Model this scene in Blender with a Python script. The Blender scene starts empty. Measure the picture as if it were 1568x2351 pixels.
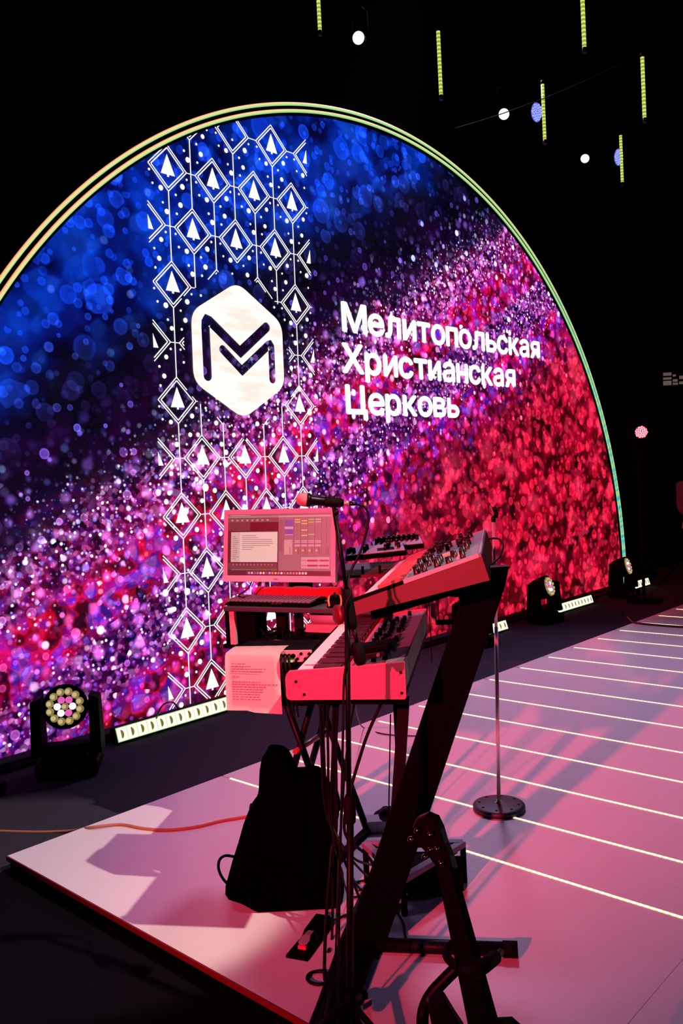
import bpy, bmesh, math, random
from math import sin, cos, pi, radians, sqrt
from mathutils import Vector as V, Matrix
rnd = random.Random(7)
sc = bpy.context.scene
C = sc.collection

# ------------------------------------------------------------------ camera
F, PITCH, ROLL, YAW = 1951.2, 0.03662, -0.0510, 0.7442      # focal length in pixels of the 1568x2351 frame
EYE = V((0, 0, 1.65))
_fw = V((0, cos(PITCH), -sin(PITCH))); _up = V((0, sin(PITCH), cos(PITCH))); _rt = V((1, 0, 0))
RT = cos(ROLL)*_rt + sin(ROLL)*_up; UP = -sin(ROLL)*_rt + cos(ROLL)*_up
cd = bpy.data.cameras.new('camera'); cam = bpy.data.objects.new('camera', cd); C.objects.link(cam)
cd.sensor_fit = 'VERTICAL'; cd.sensor_height = 36; cd.lens = F/2351*36; cd.clip_end = 200; cd.clip_start = .05
cam.matrix_world = Matrix(((RT.x, UP.x, -_fw.x, 0), (RT.y, UP.y, -_fw.y, 0), (RT.z, UP.z, -_fw.z, 1.65), (0, 0, 0, 1)))
sc.camera = cam
# ------------------------------------------------------------------ view, world, lamps
sc.view_settings.view_transform = 'Standard'; sc.view_settings.look = 'None'
sc.view_settings.gamma = 1; sc.view_settings.exposure = 0; sc.view_settings.use_curve_mapping = False
w = bpy.data.worlds.new('world'); sc.world = w; w.use_nodes = True
w.node_tree.nodes['Background'].inputs[0].default_value = (.25, .2, .5, 1)
w.node_tree.nodes['Background'].inputs[1].default_value = 0.004

def spot(name, loc, to, power, col, cone, blend, rad):
    l = bpy.data.lights.new(name, 'SPOT'); l.energy = power; l.color = col; l.spot_size = radians(cone)
    l.spot_blend = blend; l.shadow_soft_size = rad
    o = bpy.data.objects.new(name, l); C.objects.link(o); o.location = loc
    o.rotation_euler = (V(to)-V(loc)).to_track_quat('-Z', 'Y').to_euler(); return o
spot('red_stage_spot', (-3.7, -3.9, 3.3), (1.4, 6.0, .95), 8800, (1, .045, .10), 30.5, 1, .09)
spot('cream_stage_spot', (4.1, -.3, 7.1), (-1.33, 3.64, 0), 3000, (1, .76, .66), 11.4, .25, .05)
spot('violet_back_spot', (1.3, 9.4, 7.2), (.95, 6.2, 0), 1400, (.88, .54, 1), 65, 1, .5)
spot('violet_left_fill', (-3.2, 2.4, 6.5), (-.5, 3.2, 0), 150, (.62, .42, 1), 26, .9, .5)  # added out-of-view fill, tints the left part of the platform violet
spot('violet_side_spot', (9.5, 6.5, 7.0), (2.8, 6.5, 0), 260, (.6, .35, 1), 50, .8, .5)

# ------------------------------------------------------------------ pixel of the photograph -> point at a known depth / height
def ray(px, py): return _fw + (px-784)/F*RT - (py-1175.5)/F*UP
def at(px, py, Y):
    d = ray(px, py); return EYE + d*(Y/d.y)
def onz(px, py, z=0.):
    d = ray(px, py); return EYE + d*((z-EYE.z)/d.z)
T2 = V((sin(YAW), cos(YAW), 0)); N2 = V((-cos(YAW), sin(YAW), 0)); Z = V((0, 0, 1))
def wl(s, n, z=0.): return T2*s + N2*n + Z*z           # along the screen wall, towards it, up

# ------------------------------------------------------------------ materials
MATS = {}
def nt(name):
    m = bpy.data.materials.new(name); m.use_nodes = True; t = m.node_tree
    return m, t, t.nodes, t.links, t.nodes['Principled BSDF']
def mat(name, col, rough=.5, metal=0., bump=0., bscale=60., var=0., spec=.5, emit=None, es=1., sheen=0., coat=0.):
    if name in MATS: return MATS[name]
    m, t, N, L, b = nt(name)
    b.inputs['Base Color'].default_value = (*col, 1); b.inputs['Roughness'].default_value = rough
    b.inputs['Metallic'].default_value = metal; b.inputs['Specular IOR Level'].default_value = spec
    b.inputs['Coat Weight'].default_value = coat
    if sheen: b.inputs['Sheen Weight'].default_value = sheen
    tc = N.new('ShaderNodeTexCoord'); no = N.new('ShaderNodeTexNoise'); no.inputs['Scale'].default_value = bscale
    no.inputs['Detail'].default_value = 4; L.new(tc.outputs['Object'], no.inputs['Vector'])
    mr = N.new('ShaderNodeMapRange'); L.new(no.outputs['Fac'], mr.inputs['Value'])
    mr.inputs['To Min'].default_value = max(0, rough-.06); mr.inputs['To Max'].default_value = min(1, rough+.06)
    L.new(mr.outputs[0], b.inputs['Roughness'])
    if var:
        mx = N.new('ShaderNodeMix'); mx.data_type = 'RGBA'; L.new(no.outputs['Fac'], mx.inputs[0])
        mx.inputs[6].default_value = (*[c*(1-var) for c in col], 1); mx.inputs[7].default_value = (*[min(1, c*(1+var)) for c in col], 1)
        L.new(mx.outputs[2], b.inputs['Base Color'])
    if bump:
        bp = N.new('ShaderNodeBump'); bp.inputs['Strength'].default_value = bump; bp.inputs['Distance'].default_value = .002
        L.new(no.outputs['Fac'], bp.inputs['Height']); L.new(bp.outputs[0], b.inputs['Normal'])
    if emit:
        b.inputs['Emission Color'].default_value = (*emit, 1); b.inputs['Emission Strength'].default_value = es
    MATS[name] = m; return m
black = mat('black_plastic', (.0007, .0006, .0008), .65, spec=.035)
blackg = mat('black_gloss', (.003, .002, .003), .35, spec=.2)
blackm = mat('black_metal', (.0018, .0015, .002), .45, spec=.14)
fabric = mat('black_fabric', (.0007, .0007, .0009), .98, bump=.6, bscale=300, spec=.0)
rubber = mat('black_rubber', (.0018, .0018, .002), .75, spec=.1)
carpet_lit = mat('lit_carpet', (.042, .040, .055), .95, bump=.8, bscale=500, var=.35, spec=.0)  # screen and lamp light on the carpet is put into this paler colour
wallm = mat('black_drape', (.004, .004, .005), .95, bump=.4, bscale=20, spec=0)
deckm = mat('white_deck_gloss', (.74, .72, .72), .27, spec=.4, bscale=1.5)
redside = mat('red_lacquer_side', (.80, .05, .13), .55, bump=.15, bscale=220, var=.06)
redlight = mat('red_light_paint', (.2, .004, .012), .5)  # red light on the white panel's edge, painted as base colour
chrome = mat('chrome', (.8, .72, .72), .35, .55)
ivory = mat('ivory_key', (.78, .74, .72), .3)
ebony = mat('ebony_key', (.02, .012, .012), .25)
greyp = mat('grey_panel', (.22, .22, .27), .45, metal=.2)
rim = mat('pale_grey_rim', (.26, .27, .33), .4)
silver = mat('silver_bezel', (.72, .6, .6), .45)
paperm = mat('paper', (.82, .76, .70), .8)
orangem = mat('orange_rubber_glow', (.95, .3, .04), .5, emit=(.9, .25, .03), es=.12)  # faint glow put into the grips, which are no lamp
redcloth = mat('red_plush', (.35, .01, .015), .95, bump=1., bscale=160, var=.5, sheen=.3)
keycap = mat('dark_keycap', (.14, .13, .16), .45)
inkm = mat('ink', (.12, .08, .09), .8)
cablem = mat('cable_rubber', (.002, .0017, .002), .5, spec=.16)
pinkbox = mat('pale_metal_case', (.6, .3, .32), .5)
lav = mat('lavender_grey_case', (.34, .33, .42), .5)
def emis(name, col, st=1.):
    if name in MATS: return MATS[name]
    m, t, N, L, b = nt(name); b.inputs['Base Color'].default_value = (.02, .02, .02, 1)
    b.inputs['Emission Color'].default_value = (*col, 1); b.inputs['Emission Strength'].default_value = st
    MATS[name] = m; return m
def led_strip_mat(name, c1, c2, st, freq, axis=1):
    m, t, N, L, b = nt(name); b.inputs['Base Color'].default_value = (.1, .08, .06, 1)
    tc = N.new('ShaderNodeTexCoord'); sx = N.new('ShaderNodeSeparateXYZ'); L.new(tc.outputs['Object'], sx.inputs[0])
    k = N.new('ShaderNodeMath'); k.operation = 'MULTIPLY'; L.new(sx.outputs[axis], k.inputs[0]); k.inputs[1].default_value = freq*2*pi
    s = N.new('ShaderNodeMath'); s.operation = 'SINE'; L.new(k.outputs[0], s.inputs[0])
    r = N.new('ShaderNodeMapRange'); L.new(s.outputs[0], r.inputs[0]); r.inputs[1].default_value = -.6; r.inputs[2].default_value = .8
    mx = N.new('ShaderNodeMix'); mx.data_type = 'RGBA'; L.new(r.outputs[0], mx.inputs[0])
    mx.inputs[6].default_value = (*c1, 1); mx.inputs[7].default_value = (*c2, 1)
    L.new(mx.outputs[2], b.inputs['Emission Color']); b.inputs['Emission Strength'].default_value = st
    return m
stripm = led_strip_mat('warm_led_strip', (1, .55, .25), (1, .95, .62), 1.9, 40)
tubem = led_strip_mat('yellow_green_led_tube', (.22, .42, .03), (.85, .80, .18), 1.0, 32, 2)

# ------------------------------------------------------------------ mesh builder
class MB:
    def __init__(s): s.bm = bmesh.new()
    def box(s, c, size, M=None, bev=0.):
        r = bmesh.ops.create_cube(s.bm, size=1.); vs = r['verts']
        A = Matrix.Translation(V(c)) @ (M.to_4x4() if M else Matrix.Identity(4)) @ Matrix.Diagonal((*size, 1))
        bmesh.ops.transform(s.bm, matrix=A, verts=vs)
        if bev:
            es = list({e for v in vs for e in v.link_edges}); bmesh.ops.bevel(s.bm, geom=es, offset=bev, segments=2, affect='EDGES', profile=.5)
        return s
    def hexa(s, p):          # 8 corners: bottom 4 then top 4
        v = [s.bm.verts.new(q) for q in p]
        for f in ((3, 2, 1, 0), (4, 5, 6, 7), (0, 1, 5, 4), (1, 2, 6, 5), (2, 3, 7, 6), (3, 0, 4, 7)): s.bm.faces.new([v[i] for i in f])
        return s
    def prism(s, poly, d, bev=0.):    # planar 3-D polygon swept by vector d
        a = [s.bm.verts.new(q) for q in poly]; b = [s.bm.verts.new(V(q)+V(d)) for q in poly]; n = len(a)
        fs = [s.bm.faces.new(a[::-1]), s.bm.faces.new(b)]
        for i in range(n): fs.append(s.bm.faces.new((a[i], a[(i+1) % n], b[(i+1) % n], b[i])))
        bmesh.ops.recalc_face_normals(s.bm, faces=fs)
        if bev:
            es = list({e for f in fs[:2] for e in f.edges}); bmesh.ops.bevel(s.bm, geom=es, offset=bev, segments=2, affect='EDGES', profile=.5)
        return s
    def tube(s, pts, r, seg=8, closed=False, caps=True):
        pts = [V(p) for p in pts]; n = len(pts); rr = r if isinstance(r, (list, tuple)) else [r]*n
        rings = []; prev = None
        for i, p in enumerate(pts):
            a = pts[i-1] if (i or closed) else p; b = pts[(i+1) % n] if (i < n-1 or closed) else p
            d = (b-a).normalized()
            if prev is None: u = d.orthogonal().normalized()
            else:
                u = prev - d*prev.dot(d); u = u.normalized() if u.length > 1e-6 else d.orthogonal().normalized()
            prev = u; v = d.cross(u)
            rings.append([s.bm.verts.new(p + (u*cos(2*pi*k/seg)+v*sin(2*pi*k/seg))*rr[i]) for k in range(seg)])
        for i in range(n if closed else n-1):
            A, B = rings[i], rings[(i+1) % n]
            for k in range(seg):
                f = s.bm.faces.new((A[k], A[(k+1) % seg], B[(k+1) % seg], B[k])); f.smooth = True
        if caps and not closed:
            s.bm.faces.new(rings[0][::-1]); s.bm.faces.new(rings[-1])
        return s
    def cyl(s, a, b, r, r2=None, seg=16): return s.tube([a, b], [r, r if r2 is None else r2], seg)
    def lathe(s, prof, o, ax, seg=24):     # prof: (radius, height along ax)
        ax = V(ax).normalized(); u = ax.orthogonal().normalized(); v = ax.cross(u); o = V(o); R = []
        for r, h in prof: R.append([s.bm.verts.new(o+ax*h+(u*cos(2*pi*k/seg)+v*sin(2*pi*k/seg))*max(r, 1e-4)) for k in range(seg)])
        for A, B in zip(R, R[1:]):
            for k in range(seg):
                f = s.bm.faces.new((A[k], A[(k+1) % seg], B[(k+1) % seg], B[k])); f.smooth = True
        s.bm.faces.new(R[0][::-1]); s.bm.faces.new(R[-1]); return s
    def ball(s, c, r, seg=16, sc3=(1, 1, 1), M=None):
        rr = bmesh.ops.create_uvsphere(s.bm, u_segments=seg, v_segments=max(6, seg//2), radius=r)
        A = Matrix.Translation(V(c)) @ (M.to_4x4() if M else Matrix.Identity(4)) @ Matrix.Diagonal((*sc3, 1))
        bmesh.ops.transform(s.bm, matrix=A, verts=rr['verts'])
        for f in {f for v in rr['verts'] for f in v.link_faces}: f.smooth = True
        return s
    def build(s, name, m, parent=None, M=None):
        me = bpy.data.meshes.new(name); s.bm.normal_update(); s.bm.to_mesh(me); s.bm.free(); me.materials.append(m)
        o = bpy.data.objects.new(name, me); C.objects.link(o)
        if M is not None: o.matrix_local = M
        if parent: o.parent = parent
        return o
def tag(o, label=None, cat=None, group=None, kind=None):
    for k, v in (('label', label), ('category', cat), ('group', group), ('kind', kind)):
        if v: o[k] = v
    return o
def thing(name, label, cat, M=None, group=None, loc=None):
    o = bpy.data.objects.new(name, None); C.objects.link(o); o.empty_display_size = .1
    if M is not None: o.matrix_world = M
    if loc is not None: o.location = loc
    return tag(o, label, cat, group)
def dup(o, parent=None):
    c = o.copy(); C.objects.link(c)
    if parent: c.parent = parent
    return c
def dup_tree(o, parent=None):
    c = dup(o, parent)
    for ch in list(o.children): dup_tree(ch, c)
    return c
def basis(u, v, w_, o): return Matrix(((u[0], v[0], w_[0], o[0]), (u[1], v[1], w_[1], o[1]), (u[2], v[2], w_[2], o[2]), (0, 0, 0, 1)))
def curve(pts, n=8):       # Catmull-Rom through the points
    P = [V(p) for p in pts]; P = [P[0]*2-P[1]]+P+[P[-1]*2-P[-2]]; out = []
    for i in range(1, len(P)-2):
        a, b, c, d = P[i-1:i+3]
        for k in range(n):
            t = k/n; out.append(.5*((2*b)+(c-a)*t+(2*a-5*b+4*c-d)*t*t+(3*b-a-3*c+d)*t**3))
    return out+[P[-2]]
def cable(label, pts, r=.0035, m=None, group=None, name='cable', n=8):
    return tag(MB().tube(curve(pts, n), r, 6).build(name, m or cablem), label, 'cable', group)

# ================================================================== setting
FZ = -.08
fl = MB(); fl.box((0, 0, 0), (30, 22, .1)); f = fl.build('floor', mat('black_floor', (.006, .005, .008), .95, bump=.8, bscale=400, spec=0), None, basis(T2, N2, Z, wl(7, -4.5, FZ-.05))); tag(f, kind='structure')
tag(MB().box((0, 0, 0), (22, 2.1, .012)).build('floor_lit_strip', carpet_lit, None, basis(T2, N2, Z, wl(9.5, 4.90, FZ-.003))), kind='structure')  # back strip, paler than the floor to imitate light falling there
DN = 5.27
tag(MB().box((0, 0, 0), (34, .1, 9)).build('wall_back', wallm, None, basis(T2, N2, Z, wl(8, DN+.5, FZ+4.5))), kind='structure')
tag(MB().box((0, 0, 0), (.1, 22, 9)).build('wall_right', wallm, None, basis(T2, N2, Z, wl(20.5, -4.5, FZ+4.5))), kind='structure')
tag(MB().box((0, 0, 0), (30, 22, .1)).build('ceiling', wallm, None, basis(T2, N2, Z, wl(7, -4.5, FZ+9.0))), kind='structure')
tag(MB().box((0, 0, 0), (1., .12, .03)).build('trim_1', black, None, basis(T2, N2, Z, wl(6.6, DN-.03, FZ+.015)) @ Matrix.Diagonal((10.1, 1, 1, 1))), kind='structure')

# stage platform
PM = basis(T2, N2, Z, wl(0, 0, 0)); S0, NF = 1.744, 3.815
plat = thing('stage_platform', 'low glossy white stage platform inlaid with glowing LED strips', 'stage', PM)
strips = [3.02, 3.455, 3.897, 4.347, 4.80, 5.262, 5.728, 6.204, 6.686, 7.16, 7.645, 8.133, 8.63, 9.115, 9.608, 10.09, 10.57, 11.05, 11.53, 12.0]
edges_ = [S0]+strips+[12.5]; g = .006
for a, b in zip(edges_, edges_[1:]):
    for n0, n1 in ((1.10, NF), (-2.6, 1.10)):
        MB().box(((a+b)/2, (n0+n1)/2, -.009), (b-a-.001-(g*2 if a != S0 else g), n1-n0-.0018, .018)).build('deck_panel', deckm, plat)
for i, s_ in enumerate(strips):
    n1 = NF-.06 if i else NF-.075
    MB().box((s_, (n1-2.6)/2, -.003), (g*2, n1+2.6, .011)).build('light_strip', stripm, plat)
MB().box(((S0+12.5)/2, (NF-2.6)/2, -.0485), (12.5-S0-.02, NF+2.6-.02, .059)).build('platform_base', black, plat)
MB().box((S0-.002, (NF-2.6)/2, -.010), (.004, NF+2.6, .022)).build('red_lit_edge', redlight, plat)  # thin strip carrying the painted red light of the platform edge

# ================================================================== LED screen
SM = basis(T2, Z, -N2, wl(0, DN, 0))      # local x along the wall, y up, z towards the stage
CS, CZ = 6.64, .12
screen = thing('led_screen', 'huge half-round LED screen glowing with blue, violet and red glitter', 'screen', SM)
def arc(r, a0=-.0, a1=pi, n=160): return [V((CS+r*cos(a0+(a1-a0)*i/n), CZ+r*sin(a0+(a1-a0)*i/n), 0)) for i in range(n+1)]
def screen_mat():
    m, t, N, L, b = nt('glitter_display')
    def m_(op, a, b_=None, c=None, clamp=False):
        n = N.new('ShaderNodeMath'); n.operation = op; n.use_clamp = clamp
        for i, x in enumerate((a, b_, c)):
            if x is None: continue
            if isinstance(x, (int, float)): n.inputs[i].default_value = x
            else: L.new(x, n.inputs[i])
        return n.outputs[0]
    def sm(x, a, b_, lo=0., hi=1.):
        n = N.new('ShaderNodeMapRange'); n.interpolation_type = 'SMOOTHSTEP'; L.new(x, n.inputs[0])
        for i, q in enumerate((a, b_, lo, hi)): n.inputs[i+1].default_value = q
        return n.outputs[0]
    def ramp(x, st):
        n = N.new('ShaderNodeValToRGB'); L.new(x, n.inputs[0]); e = n.color_ramp.elements
        while len(e) < len(st): e.new(.5)
        for el, (p, c) in zip(e, st): el.position = p; el.color = (*c, 1)
        return n.outputs[0]
    def mix(f, a, b_, bt='MIX'):
        n = N.new('ShaderNodeMix'); n.data_type = 'RGBA'; n.blend_type = bt
        for i, x in ((0, f), (6, a), (7, b_)):
            if isinstance(x, (int, float)): n.inputs[i].default_value = x
            elif isinstance(x, tuple): n.inputs[i].default_value = (*x, 1)
            else: L.new(x, n.inputs[i])
        return n.outputs[2]
    tc = N.new('ShaderNodeTexCoord'); P = tc.outputs['Object']; sp = N.new('ShaderNodeSeparateXYZ'); L.new(P, sp.inputs[0])
    S, Zc = sp.outputs[0], sp.outputs[1]
    def noise(scale, det=3, off=0.):
        n = N.new('ShaderNodeTexNoise'); n.inputs['Scale'].default_value = scale; n.inputs['Detail'].default_value = det
        mp = N.new('ShaderNodeMapping'); mp.inputs[1].default_value = (off, off*.7, 0); L.new(P, mp.inputs[0]); L.new(mp.outputs[0], n.inputs['Vector']); return n.outputs['Fac']
    v0 = m_('SUBTRACT', m_('SUBTRACT', Zc, m_('MULTIPLY', m_('SUBTRACT', S, 2.5), .52)), 1.19)
    nz = noise(1.4, 4); nzf = noise(7., 4, 5.)
    v = m_('ADD', v0, m_('ADD', m_('MULTIPLY', m_('SUBTRACT', nz, .5), 1.0), m_('MULTIPLY', m_('SUBTRACT', nzf, .5), .5)))
    u = m_('DIVIDE', m_('ADD', v, 5.), 8.)               # v -5..3 -> 0..1
    r = lambda x: (x+5)/8
    base = ramp(u, [(r(-5), (.30, .0, .02)), (r(-3.2), (.42, .002, .03)), (r(-2.4), (.20, .002, .03)), (r(-1.9), (.10, .003, .06)), (r(-1.4), (.28, .008, .20)), (r(-1.1), (.012, .010, .14)),
        (r(-.85), (.30, .01, .20)), (r(-.45), (.62, .010, .14)), (r(-.1), (.26, .004, .05)), (r(.08), (.008, .004, .05)), (r(.45), (.035, .003, .06)), (r(.8), (.008, .004, .045)), (r(1.0), (.0, .003, .04)), (r(1.35), (.0, .022, .24)), (r(3), (.004, .06, .50))])
    dark = m_('MULTIPLY', sm(noise(2.6, 5, 9.), .36, .60), sm(noise(9., 5, 2.), .33, .55, .35, 1.))
    base = mix(m_('SUBTRACT', 1., m_('MULTIPLY', m_('SUBTRACT', 1., dark), .8)), (.002, .002, .012), base)
    # tints of the discs
    tint = ramp(u, [(r(-5), (1, .05, .12)), (r(-2.6), (1, .06, .14)), (r(-2.0), (1, .10, .22)), (r(-1.5), (.85, .12, .5)), (r(-1.05), (.7, .3, .85)), (r(-.6), (.9, .22, .62)), (r(-.05), (.85, .45, .95)),
        (r(.5), (.40, .25, .95)), (r(.95), (.14, .24, .95)), (r(1.4), (.03, .15, .85)), (r(3), (.06, .16, .95))])
    alt = ramp(u, [(r(-5), (1, .10, .2)), (r(-2.1), (.9, .05, .3)), (r(-1.5), (.30, .10, .75)), (r(-.6), (.35, .25, .95)), (r(.1), (.35, .45, 1)), (r(1.), (.05, .12, .6)), (r(3), (.03, .2, .95))])
    white = ramp(u, [(r(-5), (1, .15, .25)), (r(-2.0), (1, .25, .4)), (r(-1.3), (1, .75, .85)), (r(.0), (.85, .85, 1)), (r(1.), (.3, .5, 1)), (r(3), (.25, .45, 1))])
    # how fine the glitter is: 1 on the two sharp ridges (v=0 and v=-1.1), 0 far from them
    def ridge(c, wd): return m_('SUBTRACT', 1., m_('DIVIDE', m_('ABSOLUTE', m_('SUBTRACT', v0, c)), wd), clamp=True)
    fine = m_('MAXIMUM', ridge(-.12, .48), ridge(-1.12, .42)); med = m_('MAXIMUM', ridge(-.25, 1.0), ridge(-1.4, 1.35))
    big = sm(m_('ABSOLUTE', m_('ADD', v0, .6)), 1.1, 2.0)
    def cells(scale, off, pal, smooth=.5):
        vo = N.new('ShaderNodeTexVoronoi'); vo.voronoi_dimensions = '2D'; vo.feature = 'SMOOTH_F1'; vo.inputs['Scale'].default_value = scale; vo.inputs['Smoothness'].default_value = min(1, smooth+.3)
        mp = N.new('ShaderNodeMapping'); mp.inputs[1].default_value = (off, off*1.7, 0); L.new(P, mp.inputs[0]); L.new(mp.outputs[0], vo.inputs['Vector'])
        se = N.new('ShaderNodeSeparateColor'); L.new(vo.outputs['Color'], se.inputs[0])
        return ramp(se.outputs[0], pal)
    PALM = [(.18, (.004, .001, .02)), (.34, (.10, .0, .03)), (.46, (.62, .003, .04)), (.58, (.85, .03, .16)), (.70, (.45, .015, .45)), (.84, (.12, .06, .75)), (.96, (.6, .3, 1))]
    PALN = [(.15, (.002, .001, .015)), (.35, (.01, .006, .10)), (.5, (.30, .01, .10)), (.62, (.08, .03, .40)), (.8, (.65, .12, .35)), (.95, (.8, .5, .95))]
    PALR = [(.15, (.004, .0, .004)), (.38, (.09, .0, .018)), (.55, (.38, .006, .05)), (.72, (.68, .03, .12)), (.9, (.95, .12, .22))]
    PALB = [(.18, (.0, .003, .05)), (.42, (.0, .026, .22)), (.60, (.0, .065, .42)), (.78, (.012, .13, .68)), (.93, (.05, .22, .9))]
    isr = sm(m_('ADD', v0, m_('MULTIPLY', m_('SUBTRACT', nzf, .5), .9)), -1.55, -2.25); isb = sm(m_('ADD', v0, m_('MULTIPLY', m_('SUBTRACT', nz, .5), .8)), .85, 1.25)
    midz = m_('MULTIPLY', sm(v0, .35, -.15), m_('SUBTRACT', 1., isr))
    cm = mix(sm(fine, .25, .6), mix(.5, cells(8., 3., PALM), cells(14., 8., PALM)), mix(.35, cells(30., 5., PALN, .3), cells(17., 6., PALN, .3)))
    base = mix(m_('MULTIPLY', midz, .72), base, cm)
    base = mix(m_('MULTIPLY', isr, .70), base, mix(.5, cells(4.2, 2., PALR, .7), cells(11., 4., PALR)))
    base = mix(m_('MULTIPLY', isb, .62), base, mix(.45, cells(3.2, 7., PALB, .7), cells(8.5, 9., PALB)))
    col = base
    def layer(col, scale, rmin, rmax, thr, w_, tints, hot, off, soft=.10, ring=0., hotmax=1.6):
        vo = N.new('ShaderNodeTexVoronoi'); vo.voronoi_dimensions = '2D'; vo.inputs['Scale'].default_value = scale
        mp = N.new('ShaderNodeMapping'); mp.inputs[1].default_value = (off, off*1.3, 0); L.new(P, mp.inputs[0]); L.new(mp.outputs[0], vo.inputs['Vector'])
        se = N.new('ShaderNodeSeparateColor'); L.new(vo.outputs['Color'], se.inputs[0]); R_, G_, B_ = se.outputs
        rad = m_('ADD', m_('MULTIPLY', R_, rmax-rmin), rmin); d = m_('SUBTRACT', rad, vo.outputs['Distance'])
        mk = sm(d, 0, soft)
        if ring: mk = m_('MULTIPLY', mk, m_('ADD', 1-ring, m_('MULTIPLY', sm(d, soft*3, soft*1.2), ring)))
        on = sm(G_, thr, thr+.12)
        a = m_('MULTIPLY', m_('MULTIPLY', mk, on), w_)
        tn = mix(sm(B_, .45, .55), tints[0], tints[1])
        tn = mix(sm(R_, hot, min(1, hot+.1)), tn, tints[2])
        amp = m_('ADD', m_('ADD', .28, m_('MULTIPLY', m_('POWER', B_, 2.), hotmax)), m_('MULTIPLY', sm(R_, hot, min(1, hot+.1)), .6))
        return mix(1., col, mix(1., tn, mix(m_('MULTIPLY', a, amp), (0, 0, 0), (1, 1, 1)), 'MULTIPLY'), 'ADD')
    isred = sm(v0, -1.5, -2.1); isblue = sm(v0, .9, 1.3)
    col = layer(col, 3.0, .20, .36, .35, m_('MULTIPLY', big, .30), (tint, alt, tint), 2, 3., .05, .25, .6)
    col = layer(col, 4.6, .18, .36, .35, m_('MULTIPLY', big, .34), (tint, alt, tint), 2, 11., .05, .25, .7)
    col = layer(col, 8.5, .16, .36, .35, m_('MULTIPLY', big, .30), (tint, alt, tint), 2, 14., .08, .25, .7)
    col = layer(col, 6.0, .20, .40, .30, m_('MULTIPLY', med, .55), (tint, alt, tint), 2, 17., .28)
    col = layer(col, 9., .18, .40, .25, m_('MULTIPLY', med, .50), (tint, alt, white), .9, 21., .24)
    col = layer(col, 15., .15, .42, .25, m_('MULTIPLY', m_('ADD', m_('MULTIPLY', med, .6), m_('MULTIPLY', fine, .4)), .75), (tint, alt, white), .82, 27., .26)
    col = layer(col, 27., .12, .42, .40, m_('MULTIPLY', m_('POWER', fine, .7), 1.0), (tint, alt, white), .72, 31., .3, 0, 2.2)
    col = layer(col, 5.0, .07, .20, .58, m_('ADD', .10, m_('MULTIPLY', med, 1.2)), (white, tint, white), .6, 41., .09, 0, 2.2)
    col = layer(col, 6.5, .12, .26, .60, .38, (tint, alt, tint), 2., 47., .04, .3, .9)
    gm = N.new('ShaderNodeGamma'); L.new(col, gm.inputs[0]); gm.inputs[1].default_value = 1.45
    bandk = m_('MAXIMUM', ridge(.16, .22), m_('MULTIPLY', ridge(.98, .30), .8)); bandk = m_('MULTIPLY', bandk, sm(noise(3.2, 5, 14.), .38, .55))
    col = mix(m_('MULTIPLY', bandk, .82), mix(1., gm.outputs[0], (1.55, 1.45, 1.5), 'MULTIPLY'), (.003, .003, .02))
    # seams of the cabinets and fine pixel rows
    def line(x, per, wd):
        f = m_('FRACT', m_('DIVIDE', x, per)); return sm(f, 0, wd, .80, 1.)
    col = mix(1., col, mix(m_('MULTIPLY', line(Zc, .16, .05), line(S, .64, .02)), (0, 0, 0), (1, 1, 1)), 'MULTIPLY')
    b.inputs['Base Color'].default_value = (.01, .01, .01, 1); b.inputs['Roughness'].default_value = .6
    L.new(col, b.inputs['Emission Color']); b.inputs['Emission Strength'].default_value = 1.0
    return m
RS = 4.89
poly = [p for p in arc(RS) if p.y >= .0]; a_lo = math.asin((.0-CZ)/RS)
poly = arc(RS, a_lo, pi-a_lo)
MB().prism(poly, (0, 0, -.05)).build('display_panel', screen_mat(), screen)
wht = emis('display_white', (1, 1, 1), 1.25)
creamw = nt('emblem_display'); MATS['emblem'] = creamw[0]
def _emb():
    m, t, N, L, b = creamw
    tc = N.new('ShaderNodeTexCoord'); mp = N.new('ShaderNodeMapping'); mp.inputs[3].default_value = (1.2, 5, 1); L.new(tc.outputs['Object'], mp.inputs[0])
    no = N.new('ShaderNodeTexNoise'); no.inputs['Scale'].default_value = 2.2; no.inputs['Detail'].default_value = 4; L.new(mp.outputs[0], no.inputs['Vector'])
    cr = N.new('ShaderNodeValToRGB'); L.new(no.outputs['Fac'], cr.inputs[0]); e = cr.color_ramp.elements
    e[0].position = .38; e[0].color = (.92, .83, .72, 1); e[1].position = .55; e[1].color = (1, .97, .93, 1)
    L.new(cr.outputs[0], b.inputs['Emission Color']); b.inputs['Emission Strength'].default_value = 1.05; b.inputs['Base Color'].default_value = (.02, .02, .02, 1)
_emb()
# --- patterned band
PX, PZp, X00, Z00 = .2175, .4376, 3.982, 4.072
SK = .0185
def skx(x, z): return x + SK*(z-4.07)
HEX = [(4.608, 3.300), (5.088, 3.015), (5.078, 2.475), (4.600, 2.196), (4.112, 2.470), (4.125, 3.012)]
def rounded(poly, r, n=6):
    out = []; P = [V((x, y, 0)) for x, y in poly]; k = len(P)
    for i in range(k):
        a, b, c = P[i-1], P[i], P[(i+1) % k]; d1 = (a-b).normalized(); d2 = (c-b).normalized()
        p0, p2 = b+d1*r, b+d2*r
        for j in range(n+1):
            t = j/n; out.append(p0*(1-t)**2+b*2*t*(1-t)+p2*t*t)
    return out
def inhex(x, y, mrg):
    cx, cy = 4.60, 2.748
    sx, sy = (x-cx)/(.485+mrg*.4), (y-cy)/(.552+mrg)
    return abs(sx) < 1 and abs(sy)+abs(sx)*.5 < 1.0
def ok(x, z, mrg=.17, clip=True):
    xl, xr = 3.785+SK*(z-4.07), 5.49+SK*(z-4.07)
    return (xl <= x <= xr) and .005 < z and (x-CS)**2+(z-CZ)**2 < (RS+.02)**2 and not inhex(x, z, mrg)
lines = MB(); trees = MB(); dots = MB()
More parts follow.
